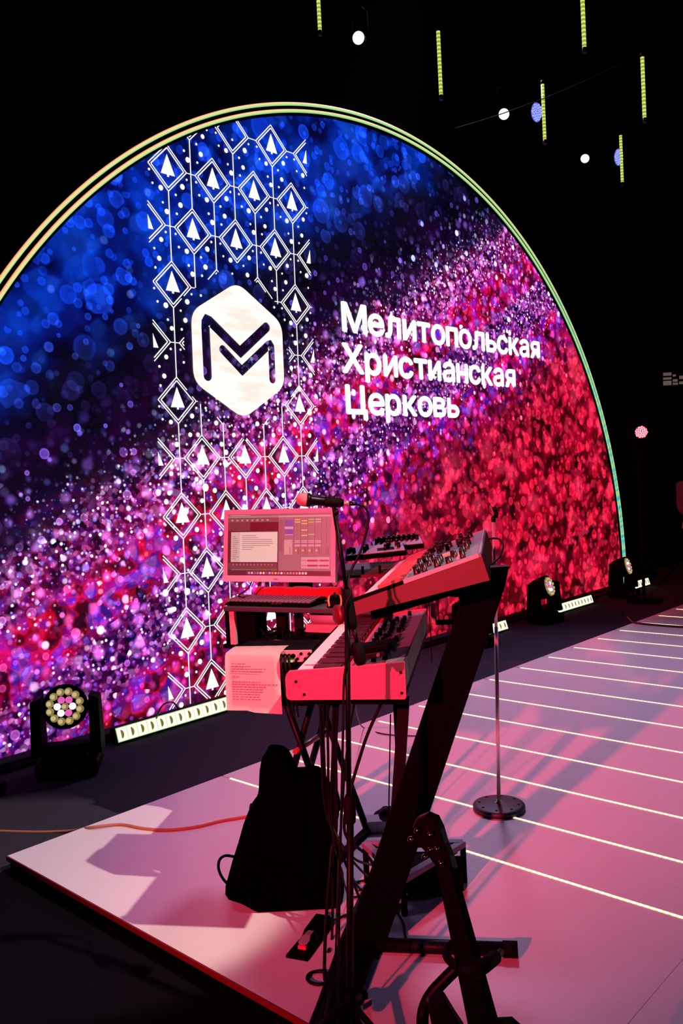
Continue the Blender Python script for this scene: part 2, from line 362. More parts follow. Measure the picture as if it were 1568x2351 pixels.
HZ = .003
def quad(mb, a, b, wd):
    a, b = V((a[0], a[1], HZ)), V((b[0], b[1], HZ)); d = (b-a)
    if d.length < 1e-4: return
    nn = V((-d.y, d.x, 0)).normalized()*wd/2
    mb.prism([a-nn, b-nn, b+nn, a+nn], (0, 0, .001))
def seg(a, b, wd, mrg=.17):
    L_ = math.hypot(b[0]-a[0], b[1]-a[1]); n = max(2, int(L_/.008)); st = None
    for i in range(n+1):
        t = i/n; p = (a[0]+(b[0]-a[0])*t, a[1]+(b[1]-a[1])*t)
        if ok(*p, mrg):
            if st is None: st = p
            last = p
        elif st is not None: quad(lines, st, last, wd); st = None
    if st is not None: quad(lines, st, last, wd)
DOTS = [(.129, -.115, 1), (.174, -.052, 0), (.062, -.19, 0), (-.073, -.165, 1), (-.146, -.145, 0), (-.170, -.05, 0), (-.062, -.271, 0), (-.030, -.333, 1), (.101, -.259, 1), (.062, -.332, 0),
        ]
for row in range(-1, 11):
    for colm in range(-1, 9):
        if (row+colm) % 2: continue
        cz = Z00-row*PZp; cx = skx(X00+colm*PX, cz); K = SK
        for R_, wd in ((.176, .0075), (.150, .0085)):
            q = [(cx+K*R_, cz+R_), (cx+R_, cz), (cx-K*R_, cz-R_), (cx-R_, cz)]
            for i in range(4): seg(q[i], q[(i+1) % 4], wd)
        seg((cx-K*.176, cz-.176), (cx-K*.70, cz-2*PZp+.176), .008)
        seg((cx+.176, cz), (cx+2*PX-.176, cz), .006)
        # little fir tree, cut by the band's edges
        pts = [(-.064, -.052), (.064, -.052), (.0, .102)]
        xl, xr = 3.785+SK*(cz-4.07), 5.49+SK*(cz-4.07)
        def emit_poly(pl):
            pl = [(cx+x, cz+y) for x, y in pl]
            def cut(pl, sgn, xe):
                out = []
                for i in range(len(pl)):
                    a, b = pl[i-1], pl[i]; ia, ib = sgn*(a[0]-xe) >= 0, sgn*(b[0]-xe) >= 0
                    if ia != ib: t = (xe-a[0])/(b[0]-a[0]); out.append((xe, a[1]+t*(b[1]-a[1])))
                    if ib: out.append(b)
                return out
            pl = cut(pl, 1, xl); pl = cut(pl, -1, xr) if len(pl) > 2 else pl
            if len(pl) > 2 and all((x-CS)**2+(z-CZ)**2 < (RS+.02)**2 and z > .01 and not inhex(x, z, .15) for x, z in pl):
                trees.prism([V((x, z, HZ)) for x, z in pl], (0, 0, .001))
        emit_poly(pts); emit_poly([(-.008, -.068), (.010, -.068), (.008, -.052), (-.008, -.052)])
        for dx, dz, bg in DOTS:
            x, z = cx+dx, cz+dz; r_ = (.0195 if bg else .0095)*rnd.uniform(.9, 1.1)
            if ok(x-r_, z, .06) and ok(x+r_, z, .06) and ok(x, z+r_, .06):
                dots.prism([V((x+r_*cos(2*pi*k/12), z+r_*sin(2*pi*k/12), HZ+.001)) for k in range(12)], (0, 0, .001))
for mb, nm in ((lines, 'pattern_lines'), (trees, 'tree_symbols'), (dots, 'snow_dots')):
    tag(mb.build(nm, wht, screen), kind='stuff')
# --- emblem with cut-out letter
def emblem():
    bm = bmesh.new(); outer = rounded(HEX, .10)
    a = (4.267, 2.985); 
    def hull(path, wd):      # closed outline of a thick polyline with round ends
        P = [V((x, y, 0)) for x, y in path]; h = wd/2; left = []; right = []
        for i, p in enumerate(P):
            d1 = (p-P[i-1]).normalized() if i else (P[1]-p).normalized(); d2 = (P[i+1]-p).normalized() if i < len(P)-1 else d1
            n1, n2 = V((-d1.y, d1.x, 0)), V((-d2.y, d2.x, 0)); m_ = (n1+n2).normalized(); k = h/max(.35, m_.dot(n1))
            k = min(k, h*1.9); left.append(p+m_*k); right.append(p-m_*k)
        def cap(p, d):
            n = V((-d.y, d.x, 0)); return [p+(n*cos(t)+d*sin(t))*h for t in [pi*j/8 for j in range(1, 8)]]
        dE = (P[-1]-P[-2]).normalized(); dS = (P[0]-P[1]).normalized()
        return left+cap(P[-1], dE)+right[::-1]+cap(P[0], dS)
    A = hull([(4.253, 2.525), (4.258, 2.900), (4.262, 2.940), (4.278, 2.962), (4.305, 2.955), (4.604, 2.738), (4.905, 2.966)], .083)
    B = hull([(4.420, 2.742), (4.612, 2.588), (4.918, 2.818), (4.938, 2.824), (4.949, 2.810), (4.950, 2.780), (4.944, 2.535)], .072)
    from mathutils.geometry import delaunay_2d_cdt
    vs = []; es = []
    for L_ in (outer, A, B):
        o = len(vs); vs += [V((p.x, p.y)) for p in L_]; es += [(o+i, o+(i+1) % len(L_)) for i in range(len(L_))]
    r = delaunay_2d_cdt(vs, es, [], 0, 1e-5)
    def inside(p, L_):
        c = False; n = len(L_)
        for i in range(n):
            a_, b_ = L_[i-1], L_[i]
            if (a_.y > p[1]) != (b_.y > p[1]) and p[0] < (b_.x-a_.x)*(p[1]-a_.y)/(b_.y-a_.y)+a_.x: c = not c
        return c
    V_ = [bm.verts.new((p.x, p.y, .004)) for p in r[0]]
    for f_ in r[2]:
        c = (sum(r[0][i].x for i in f_)/len(f_), sum(r[0][i].y for i in f_)/len(f_))
        if inside(c, outer) and not inside(c, A) and not inside(c, B):
            try: bm.faces.new([V_[i] for i in f_])
            except ValueError: pass
    ext = bmesh.ops.extrude_face_region(bm, geom=bm.faces[:]); bmesh.ops.translate(bm, vec=(0, 0, .002), verts=[g_ for g_ in ext['geom'] if isinstance(g_, bmesh.types.BMVert)])
    m = MB(); m.bm.free(); m.bm = bm; return m.build('emblem', MATS['emblem'], screen)
emblem()
# --- lettering
def glyph(ch):
    """outline of one letter as (vertices, faces), left edge at x=0; the two letters the bundled font fills badly are drawn from strokes"""
    if ch in 'нь':
        vs, fs = [], []
        def quad4(*q): k = len(vs); vs.extend(q); fs.append((k, k+1, k+2, k+3))
        quad4((0, 0), (.09, 0), (.09, .542), (0, .542))
        if ch == 'н': quad4((.345, 0), (.435, 0), (.435, .542), (.345, .542)); quad4((.09, .235), (.345, .235), (.345, .315), (.09, .315))
        else:
            path = [(.09, .300), (.24, .300)]+[(.24+.145*sin(t), .170+.130*cos(t)) for t in [pi*k/10 for k in range(1, 10)]]+[(.24, .040), (.09, .040)]
            L_, R_ = [], []
            for i, p in enumerate(path):
                a = path[max(0, i-1)]; b = path[min(len(path)-1, i+1)]; d = math.hypot(b[0]-a[0], b[1]-a[1]); nx, ny = -(b[1]-a[1])/d*.042, (b[0]-a[0])/d*.042
                L_.append((p[0]+nx, p[1]+ny)); R_.append((p[0]-nx, p[1]-ny))
            for i in range(len(path)-1): quad4(L_[i], R_[i], R_[i+1], L_[i+1])
        return vs, fs
    cu = bpy.data.curves.new('t', 'FONT'); cu.body = ch; cu.resolution_u = 4
    o = bpy.data.objects.new('t', cu); C.objects.link(o)
    dg = bpy.context.evaluated_depsgraph_get(); me = bpy.data.meshes.new_from_object(o.evaluated_get(dg)); bpy.data.objects.remove(o)
    x0 = min(v.co.x for v in me.vertices)
    return [(v.co.x-x0, v.co.y) for v in me.vertices], [tuple(p.vertices) for p in me.polygons]
def lettering(txt, x0, x1, zb, zt, fat=.026, m=wht, parent=screen, name='lettering', zz=.005, gap=.115):
    vs, fs, x = [], [], 0.
    for i, ch in enumerate(txt):
        gv, gf = glyph(ch); k = len(vs)
        if i and (ch in 'тХоесл' or txt[i-1] in 'тХоеск'): x -= .035
        vs += [(px+x, py) for px, py in gv]; fs += [tuple(k+a for a in f) for f in gf]; x += max(p[0] for p in gv)+gap
    X1 = x-gap; h = zt-zb; w0 = fat*h*2
    sx, sy = (x1-x0-2*w0)/X1, (h-1.6*w0)/.728
    base = [(x0+w0+px*sx, zb+.8*w0+py*sy) for px, py in vs]; V2, F2 = [], []
    for a, b in ((0, 0), (-1, 0), (1, 0), (0, -.8), (0, .8), (-.7, -.5), (.7, .5), (.7, -.5), (-.7, .5)) if fat else ((0, 0),):    # heavier strokes
        k = len(V2); V2 += [(px+a*w0, py+b*w0, zz) for px, py in base]; F2 += [tuple(k+q for q in f) for f in fs]
    me = bpy.data.meshes.new(name); me.from_pydata(V2, [], F2); me.materials.append(m)
    ob = bpy.data.objects.new(name, me); C.objects.link(ob); ob.parent = parent; return ob
lettering('Мелитопольская', 5.852, 9.475, 3.020, 3.302)
lettering('Христианская', 5.825, 8.87, 2.640, 2.923)
lettering('Церковь', 5.850, 7.68, 2.262, 2.540)

# --- arch frame with two LED tubes
arch = thing('arch_frame', 'black arch around the LED screen carrying two glowing light tubes', 'arch', SM)
def ringmesh(r0, r1, z0, z1, a0, a1, n=200):
    mb = MB(); A = []
    for i in range(n+1):
        t = a0+(a1-a0)*i/n; c, s = cos(t), sin(t)
        A.append([mb.bm.verts.new((CS+r*c, CZ+r*s, z)) for r, z in ((r0, z0), (r1, z0), (r1, z1), (r0, z1))])
    for a, b in zip(A, A[1:]):
        for k in range(4): mb.bm.faces.new((a[k], a[(k+1) % 4], b[(k+1) % 4], b[k]))
    mb.bm.faces.new(A[0][::-1]); mb.bm.faces.new(A[-1]); bmesh.ops.recalc_face_normals(mb.bm, faces=mb.bm.faces[:])
    return mb
al = math.asin(-.17/4.95)
ringmesh(4.893, 5.06, -.06, .02, al, pi-al).build('arch_border', black, arch)
def tube_arch_mat(rc):
    m, t, N, L, b = nt('led_tube_arch'); b.inputs['Base Color'].default_value = (.05, .05, .05, 1)
    tc = N.new('ShaderNodeTexCoord'); mp = N.new('ShaderNodeMapping'); mp.inputs[1].default_value = (-CS, -CZ, 0); L.new(tc.outputs['Object'], mp.inputs[0])
    sx = N.new('ShaderNodeSeparateXYZ'); L.new(mp.outputs[0], sx.inputs[0])
    cb = N.new('ShaderNodeCombineXYZ'); L.new(sx.outputs[0], cb.inputs[0]); L.new(sx.outputs[1], cb.inputs[1])
    ln = N.new('ShaderNodeVectorMath'); ln.operation = 'LENGTH'; L.new(cb.outputs[0], ln.inputs[0])
    mr = N.new('ShaderNodeMapRange'); L.new(ln.outputs[1], mr.inputs[0]); mr.inputs[1].default_value = rc-.018; mr.inputs[2].default_value = rc+.018
    c1 = N.new('ShaderNodeValToRGB'); L.new(mr.outputs[0], c1.inputs[0]); e = c1.color_ramp.elements
    e[0].position = .0; e[0].color = (.02, .55, .16, 1); e[1].position = 1; e[1].color = (.9, .16, .05, 1)
    a = e.new(.30); a.color = (.55, .80, .32, 1); a = e.new(.62); a.color = (1, .74, .36, 1)
    at_ = N.new('ShaderNodeMath'); at_.operation = 'ARCTAN2'; L.new(sx.outputs[1], at_.inputs[0]); L.new(sx.outputs[0], at_.inputs[1])
    no = N.new('ShaderNodeTexNoise'); no.noise_dimensions = '1D'; no.inputs['Scale'].default_value = 70; L.new(at_.outputs[0], no.inputs['W'])
    hr = N.new('ShaderNodeMapRange'); L.new(at_.outputs[0], hr.inputs[0]); hr.inputs[1].default_value = 1.0; hr.inputs[2].default_value = .2   # towards the right foot the chase turns green and cyan
    fr = N.new('ShaderNodeMath'); fr.operation = 'MULTIPLY'; L.new(hr.outputs[0], fr.inputs[0]); nr = N.new('ShaderNodeMapRange'); nr.inputs[1].default_value = .44; nr.inputs[2].default_value = .58; L.new(no.outputs['Fac'], nr.inputs[0]); L.new(nr.outputs[0], fr.inputs[1])
    mx = N.new('ShaderNodeMix'); mx.data_type = 'RGBA'; L.new(fr.outputs[0], mx.inputs[0]); L.new(c1.outputs[0], mx.inputs[6]); mx.inputs[7].default_value = (.0, .60, .55, 1)
    L.new(mx.outputs[2], b.inputs['Emission Color']); b.inputs['Emission Strength'].default_value = 1.0
    return m
for rc in (4.982, 4.925):
    MB().tube([V((CS+rc*cos(al+(pi-2*al)*i/220), CZ+rc*sin(al+(pi-2*al)*i/220), .021)) for i in range(221)], .0150, 8).build('light_tube', tube_arch_mat(rc), arch)

# ================================================================== floor fixtures
lens_cream = emis('lens_cream', (.78, .62, .30), .75); lens_white = emis('lens_white', (1, .9, 1), 1.2); lens_pink = emis('lens_pink', (.85, .12, .5), .9)
lens_gold = emis('lens_gold', (.40, .30, .09), .6); lensglass = mat('lens_ring', (.03, .025, .02), .3)
def moving_head(loc, rotz, face, label, sc_=1., cols=None):
    """base, yoke with two arms, round head with 19 lenses; face = direction the lenses look (local)"""
    M = Matrix.Translation(V(loc)) @ Matrix.Rotation(rotz, 4, 'Z') @ Matrix.Scale(sc_, 4)
    t = thing('moving_head_light', label, 'stage light', M, 'moving head lights in front of the screen')
    b_ = MB(); b_.box((0, 0, .055), (.34, .26, .09), bev=.02); b_.box((0, 0, .11), (.22, .20, .03), bev=.008); b_.build('base', black, t)
    d = MB(); d.box((-.03, -.131, .06), (.05, .004, .034)).build('display', mat('dim_display', (.03, .03, .03), .3), t)
    for k in range(4):
        a = k*pi/2; MB().cyl((.05+.014*cos(a), -.128, .06+.014*sin(a)), (.05+.014*cos(a), -.134, .06+.014*sin(a)), .005, seg=8).build('button', greyp, t)
    y = MB(); y.box((0, 0, .145), (.36, .12, .05), bev=.015)
    for s in (-1, 1):
        y.hexa([V((s*.128, -.085, .12)), V((s*.190, -.085, .12)), V((s*.190, .085, .12)), V((s*.128, .085, .12)), V((s*.132, -.06, .445)), V((s*.185, -.06, .425)), V((s*.185, .06, .425)), V((s*.132, .06, .445))])
    y.build('yoke', black, t)
    fd = V(face).normalized(); hc = V((0, 0, .375))
    MB().lathe([(.085, -.12), (.105, -.10), (.118, -.02), (.122, .03), (.124, .065), (.114, .072), (.108, .064), (0, .064)], hc, fd, 32).build('head', black, t)
    for s in (-1, 1): MB().cyl(hc+V((s*.12, 0, 0)), hc+V((s*.16, 0, 0)), .03, seg=12).build('pivot', blackm, t)
    u = fd.orthogonal().normalized(); v = fd.cross(u); cols = cols or ([0, 1, 2, 1, 2, 2, 1]); k0 = 0
    def lens(x, y_, r, m):
        ln = MB().lathe([(r, .062), (r*1.0, .070), (r*.82, .080), (r*.5, .085), (.001, .086)], hc+u*x+v*y_, fd, 12).build('lens', lens_gold if m is lens_cream else m, t)
        MB().lathe([(r*.62, .080), (r*.60, .0865), (r*.3, .0895), (.001, .090)], hc+u*(x+r*.12)+v*(y_-r*.1), fd, 10).build('lens_core', m, ln)
    lens(0, 0, .020, lens_cream)
    for k in range(6): a = k*pi/3+.2; lens(.041*cos(a), .041*sin(a), .0198, (lens_white, lens_pink)[cols[k+1] > 1])
    for k in range(12): a = k*pi/6; lens(.083*cos(a), 0.083*sin(a), .0222, lens_cream)
    return t
def fl_at(px, py): p = onz(px, py, FZ); return p
moving_head(wl(2.66, 4.86, FZ), .15, (.06, -1, .28), 'moving head light at the lower left end of the screen, its lenses facing the camera', 1.10)
moving_head(wl(7.05, 4.80, FZ), .55, (.35, -1, .30), 'moving head light mostly hidden behind the keyboard stand', 1.05, [0, 2, 1, 1, 2, 1, 2])
moving_head(wl(8.60, 4.86, FZ), .62, (.32, -1, .30), 'moving head light right of the keyboard stand, second from the right end of the screen', 1.06, [0, 1, 1, 2, 1, 2, 2])
moving_head(wl(10.72, 4.88, FZ), .62, (.38, -1, .30), 'farthest moving head light, at the right foot of the arch', 1.06, [0, 1, 2, 2, 1, 1, 2])

barglow = emis('bar_cell_glow', (1, .96, .70), 1.3); barbody = emis('bar_diffuser', (.42, .72, .22), .75); barsh = mat('bar_reflector', (.25, .2, .06), .4, emit=(.35, .28, .05), es=.5)
def led_bar(s0, s1, n, label, cells):
    L_ = s1-s0; M = basis(T2, N2, Z, wl(s0, n, FZ)) @ Matrix.Rotation(radians(-38), 4, 'X') if False else basis(T2, N2, Z, wl(s0, n, FZ))
    t = thing('led_bar_light', label, 'stage light', M, 'LED bar lights along the foot of the screen')
    MB().hexa([V((0, 0, .012)), V((L_, 0, .012)), V((L_, .07, .012)), V((0, .07, .012)), V((0, .02, .075)), V((L_, .02, .075)), V((L_, .085, .10)), V((0, .085, .10))]).build('housing', black, t)
    for x in (.12, L_-.12): MB().box((x, .04, .008), (.04, .10, .016)).build('foot', black, t)
    dn = V((0, -.93, .30)).normalized(); up_ = V((0, .30, .93)).normalized(); o = V((0, .008, .068))
    MB().prism([o-up_*.050+dn*.004, o-up_*.050+V((L_, 0, 0))+dn*.004, o+up_*.050+V((L_, 0, 0))+dn*.004, o+up_*.050+dn*.004], dn*.006).build('diffuser', barbody, t)
    st = L_/cells
    for k in range(cells):
        x = (k+.5)*st; a = o+dn*.0102+V((x, 0, 0))
        q = [a-up_*.045-V((st*.46, 0, 0)), a-up_*.045+V((st*.46, 0, 0)), a+up_*.045+V((st*.46, 0, 0)), a+up_*.045-V((st*.46, 0, 0))]
        c = MB().prism(q, dn*.004).build('cell', barglow, t)
        ar = [a+dn*.0045+V((st*(.02-.13*cos(th)*1), 0, 0))*1+up_*.030*sin(th) for th in [(-pi/2)+pi*j/8 for j in range(9)]]
        ar = [a+dn*.0045+V((-st*.14+st*.27*cos(th), 0, 0))+up_*.030*sin(th) for th in [(-pi/2)+pi*j/8 for j in range(9)]]
        MB().prism(ar, dn*.002).build('reflector', barsh, c)
    return t
led_bar(3.14, 4.12, 5.08, 'LED bar light beside the leftmost moving head light, the nearest of the bars', 12)
led_bar(7.10+.0, 7.98, 4.98, 'LED bar light mostly hidden behind the keyboard stand, its end beside the chrome pole', 10)
led_bar(9.04, 10.04, 4.99, 'LED bar light between the two rightmost moving head lights', 12)
led_bar(10.92, 11.88, 5.02, 'LED bar light at the right foot of the arch', 12)
p = onz(-8, 1830, FZ)
b5 = MB(); b5.box(p+V((-.35, 0, .05)), (.8, .07, .07), bev=.01); o = b5.build('led_bar_light', black); tag(o, 'LED bar light cut off by the left edge of the frame', 'stage light')
MB().box(p+V((-.02, -.037, .05)), (.1, .006, .05)).build('cell', barglow, o)

# ================================================================== lights in the air
caps = mat('tube_cap', (.03, .015, .015), .6)
def hang_tube(xt, yt, xb, yb, Y, label):
    b = at(xb, yb, Y); tp = at(xt, yt, Y); h = tp.z-b.z; r = .0155
    t = thing('hanging_light_tube', label, 'light tube', None, 'vertical LED tubes hanging over the stage', b)
    MB().cyl((0, 0, .04), (0, 0, h-.035), r, seg=12).build('glowing_tube', tubem, t)
    MB().cyl((0, 0, 0), (0, 0, .04), r*1.05, seg=12).build('end_cap', caps, t)
    MB().cyl((0, 0, h-.035), (0, 0, h), r*1.05, seg=12).build('end_cap', caps, t)
    MB().cyl((0, 0, h), (0, 0, FZ+8.95-b.z), .003, seg=6).build('suspension_wire', black, t)
hang_tube(728, -95, 735, 82, 6.8, 'hanging light tube cut by the top edge, leftmost of the six')
hang_tube(1009, 62, 1013, 230, 7.0, 'hanging light tube above the arch, second from the left')
hang_tube(1333, -60, 1342, 122, 6.5, 'hanging light tube cut by the top edge at the upper right')
hang_tube(1471, 122, 1480, 282, 7.3, 'rightmost hanging light tube, its upper tip reddish')
hang_tube(1247, 185, 1251, 331, 8.0, 'hanging light tube in front of the nearer blue spotlight')
hang_tube(1423, 304, 1429, 427, 9.4, 'lowest hanging light tube, in front of the farther blue spotlight')
cool = emis('cool_white_lens', (.85, .93, 1), 1.3); warm = emis('warm_white_lens', (1, .98, .92), 1.2); blueglow = emis('blue_led', (.25, .30, 1), 1.6); bluew = emis('blue_led_face', (.16, .18, .75), .9)
PIPE_Z = {}
def par_lamp(px, py, Y, r, d, label, m, leds=0, m2=None, up_h=.30, name='spotlight', group='spotlights over the stage'):
    c = at(px, py, Y); d = V(d).normalized()
    t = thing(name, label, 'spotlight', None, group, c)
    MB().lathe([(r*.6, -r*2.6), (r*.75, -r*2.5), (r*.8, -r*1.2), (r*1.08, -.01), (r*1.12, .012), (r*1.0, .012), (r*.98, 0), (.001, 0)], (0, 0, 0), d, 24).build('can', black, t)
    MB().lathe([(r*.97, .001), (r*.9, .006), (r*.4, .014), (.001, .016)], (0, 0, 0), d, 24).build('lens', m, t)
    if leds:
        u = d.orthogonal().normalized(); v = d.cross(u)
        for k in range(leds):
            q = sqrt((k+.5)/leds)*r*.86; a = k*2.39996
            MB().ball(u*q*cos(a)+v*q*sin(a)+d*.014, r*.085, 8).build('led', m2, t)
    q = -d*r*1.2; s_ = V((1, 0, 0))
    MB().tube([q+s_*r*.9, q+s_*r*1.25+Z*.02, q+s_*r*1.25+Z*(up_h-.06), q+s_*r*.5+Z*(up_h-.02), q-s_*r*.5+Z*(up_h-.02), q-s_*r*1.25+Z*(up_h-.06), q-s_*r*1.25+Z*.02, q-s_*r*.9], .008, 6).build('yoke', black, t)
    MB().cyl(q+Z*(up_h-.02), V((q.x, q.y, FZ+8.95-c.z)), .012, seg=8).build('hanger_pole', black, t)
    return t
par_lamp(823, 87, 8.0, .058, (-.25, -.9, -.35), 'white spotlight over the arch, leftmost of the ceiling spotlights', cool)
par_lamp(1157, 262, 9.4, .060, (-.35, -.8, -.5), 'white spotlight left of the nearer blue spotlight', warm)
par_lamp(1343, 364, 11.0, .056, (-.35, -.8, -.5), 'smallest white spotlight, left of the farther blue spotlight', warm)
par_lamp(1231, 258, 9.6, .105, (.62, -.75, -.18), 'blue LED spotlight half behind a light tube, the nearer of two', bluew, 40, blueglow)
par_lamp(1419, 361, 11.0, .105, (.62, -.75, -.18), 'blue LED spotlight crossed by the lowest light tube, the farther of two', bluew, 40, blueglow)
# red spotlight on a floor pole
rr_ = emis('red_led_face', (1, .05, .12), 1.2); rw = emis('red_led', (1, .65, .7), 2.2)
c = at(1472, 992, 10.6); d = V((-.25, -1, -.05)).normalized()
t = thing('spotlight', 'round red LED spotlight on a black pole right of the arch', 'spotlight', None, None, V((c.x, c.y, FZ)))
h = c.z-FZ; r = .084; o3 = V((0, 0, h))
MB().lathe([(r*.6, -.22), (r*.8, -.2), (r*1.08, -.01), (r*1.1, .01), (.001, .0)], o3, d, 24).build('can', black, t)
MB().lathe([(r*.97, .001), (r*.9, .008), (.001, .016)], o3, d, 24).build('lens', rr_, t)
u = d.orthogonal().normalized(); v = d.cross(u)
for k in range(36):
    q = sqrt((k+.5)/36)*r*.86; a = k*2.39996; MB().ball(o3+u*q*cos(a)+v*q*sin(a)+d*.014, r*.085, 8).build('led', rw, t)
MB().cyl((0, .12, 0), (0, .12, h-.02), .02, seg=10).build('pole', black, t)
MB().cyl((0, .12, 0), (0, .12, .03), .22, seg=20).build('base', black, t)
# festoon cables between the tubes
cable('thin dark cable sagging between light tubes at the upper right', [at(1045, 295, 7.6), at(1150, 262, 7.5), at(1300, 205, 7.4), at(1471, 126, 7.3), at(1568, 95, 7.2), at(1640, 60, 7.2)], .004, mat('thin_wire', (.006, .004, .005), .8, spec=.1))
cable('thin dark cable sagging above the lowest light tube', [at(1380, 290, 9.2), at(1423, 306, 9.4), at(1480, 288, 9.4), at(1530, 302, 9.4), at(1600, 285, 9.4)], .005, MATS['thin_wire'])
# faint light patches on the far wall, built as glowing boxes, far right
patches = bpy.data.objects.new('wall_glow_1', None); C.objects.link(patches); patches['kind'] = 'structure'
patchglow = emis('dim_patch_glow', (.30, .22, .17), .35)
for (x0, y0, x1, y1) in ((1523, 856, 1541, 862), (1545, 860, 1551, 864), (1523, 867, 1541, 871), (1545, 871, 1555, 876), (1523, 875, 1541, 884), (1545, 879, 1556, 883), (1560, 863, 1580, 869), (1560, 876, 1580, 881)):
    a, b = at(x0, y0, 14.2), at(x1, y1, 14.2)
    MB().box((a+b)/2, (abs(b.x-a.x), .03, abs(a.z-b.z))).build('light_patch', patchglow, patches)

# ================================================================== monitor desk
AX = V((sin(radians(9.5)), cos(radians(9.5)), 0)); BX = V((cos(radians(9.5)), -sin(radians(9.5)), 0))
SHZ = 1.105
pl, pr = onz(515, 1392, SHZ), onz(798, 1398, SHZ)
su = (pr-pl); su.z = 0; SW = su.length+.12; su.normalize(); sv = V((-su.y, su.x, 0))
DM = basis(su, sv, Z, V((pl.x, pl.y, 0)))
desk = thing('desk_rack', 'black two-level equipment desk holding the monitor and a computer keyboard', 'desk', DM)
MB().box((SW/2, .17, SHZ-.011), (SW, .36, .022), bev=.004).build('top_shelf', mat('dark_laminate', (.03, .026, .032), .45), desk)
LZ = .93
MB().box((SW/2-.03, .17, LZ-.01), (SW-.02, .34, .02), bev=.003).build('lower_shelf', black, desk)
MB().box((.035, .012, (SHZ-.022+LZ)/2), (.026, .02, SHZ-.022-LZ)).build('rack_rail', pinkbox, desk)
MB().box((.006, .17, (SHZ+.0+LZ)/2-.011), (.012, .34, SHZ-.022-LZ)).build('side_panel', black, desk)
MB().box((.185, .20, (SHZ-.022+LZ)/2), (.05, .03, SHZ-.022-LZ)).build('post', blackm, desk)
MB().box((.235, .27, (SHZ-.022+LZ)/2), (.035, .03, SHZ-.022-LZ)).build('post', blackm, desk)
# crossed legs under the desk
def dl(x, y, z): return V((x, y, z))
for (a, b) in (((.20, .02, LZ-.02), (.52, .02, .02)), ((.48, .06, LZ-.02), (.16, .06, .02)), ((.20, .30, LZ-.02), (.52, .30, .02)), ((.48, .26, LZ-.02), (.16, .26, .02))):
    MB().cyl(dl(*a), dl(*b), .016, seg=10).build('leg', blackm, desk)
for x in (.16, .52): MB().box((x, .16, .012), (.04, .42, .024), bev=.006).build('foot_bar', black, desk)
MB().cyl((.34, -.02, .47), (.34, .32, .47), .012, seg=10).build('pivot_bolt', mat('red_bolt', (.3, .05, .05), .3), desk)
def dw(x, y, z): return DM @ V((x, y, z))
# dark processor and clutter on the lower shelf
o = MB(); o.box((0, 0, 0), (.09, .11, .135), bev=.006); o = o.build('rack_unit', black, None, DM @ Matrix.Translation((.085, .10, LZ+.069))); tag(o, 'black equipment box inside the desk at its left side', 'equipment box')
o = MB(); o.cyl((-.09, 0, 0), (.09, 0, 0), .028, seg=20); o = o.build('paper_roll', lav, None, DM @ Matrix.Translation((.49, .10, SHZ-.055))); tag(o, 'lavender-grey roll tucked under the right end of the desk top', 'roll')
t = thing('hardware_box', 'pale pinkish metal box lying on the desk below the mouse', 'equipment box', DM @ Matrix.Translation((.47, .13, LZ)))
MB().box((0, 0, .075), (.17, .15, .036), bev=.004).build('case', pinkbox, t); MB().box((0, 0, .028), (.13, .12, .056)).build('stand', black, t)
o = MB(); o.box((0, 0, .025), (.09, .09, .05), bev=.003); o = o.build('power_adapter', black, None, DM @ Matrix.Translation((.385, .06, LZ))); tag(o, 'black square adapter in front of the pale metal box', 'adapter')
o = MB(); o.box((0, 0, .01), (.15, .03, .02), Matrix.Rotation(-.08, 3, 'Z'), .003); o = o.build('connector_strip', pinkbox, None, DM @ Matrix.Translation((.29, .035, LZ))); tag(o, 'pinkish strip of connectors among the cable tangle in the desk', 'connector strip')
for k in range(9):
    x0 = .16+.025*k; pts = [dw(x0+rnd.uniform(-.03, .03), .02+rnd.uniform(0, .1), LZ+rnd.uniform(.006, .07)) for _ in range(5)]
    cable('black cable in the tangle on the lower desk shelf', pts, .0035, group='tangled cables in the desk')
# red plush roll behind the keyboard
o = MB(); pts = [dw(x, .20+.006*sin(x*30), SHZ+.034+.003*sin(x*47)) for x in [.05+.0225*i for i in range(21)]]
o.tube(curve(pts, 2), [.008]+[.031+.003*rnd.random() for _ in range(39)]+[.009], 12); tag(o.build('plush_cloth', redcloth), 'rolled red plush cloth lying between keyboard and monitor foot', 'cloth')
# computer keyboard
KM = DM @ Matrix.Translation((.215, .085, SHZ)) @ Matrix.Rotation(radians(-2), 4, 'Z')
kb = thing('computer_keyboard', 'flat black computer keyboard on the front of the desk', 'computer keyboard', KM)
MB().hexa([V((-.225, -.07, .0)), V((.225, -.07, .0)), V((.225, .07, .0)), V((-.225, .07, .0)), V((-.222, -.068, .012)), V((.222, -.068, .012)), V((.222, .068, .024)), V((-.222, .068, .024))]).build('case', black, kb)
kk = MB()
for r_ in range(6):
    for c_ in range(20):
        if c_ in (14, 18) and False: continue
        x = -.212+c_*.0222; y = -.052+r_*.0205; kk.box((x, y, .0205+(y+.068)/.136*.011), (.0175, .016, .007))
tag(kk.build('keycaps', keycap, kb), kind='stuff')
for k in range(3): MB().box((.03+k*.02, -.0635, .0135), (.012, .004, .001)).build('indicator', emis('red_indicator', (.8, .01, .04), .8), kb)
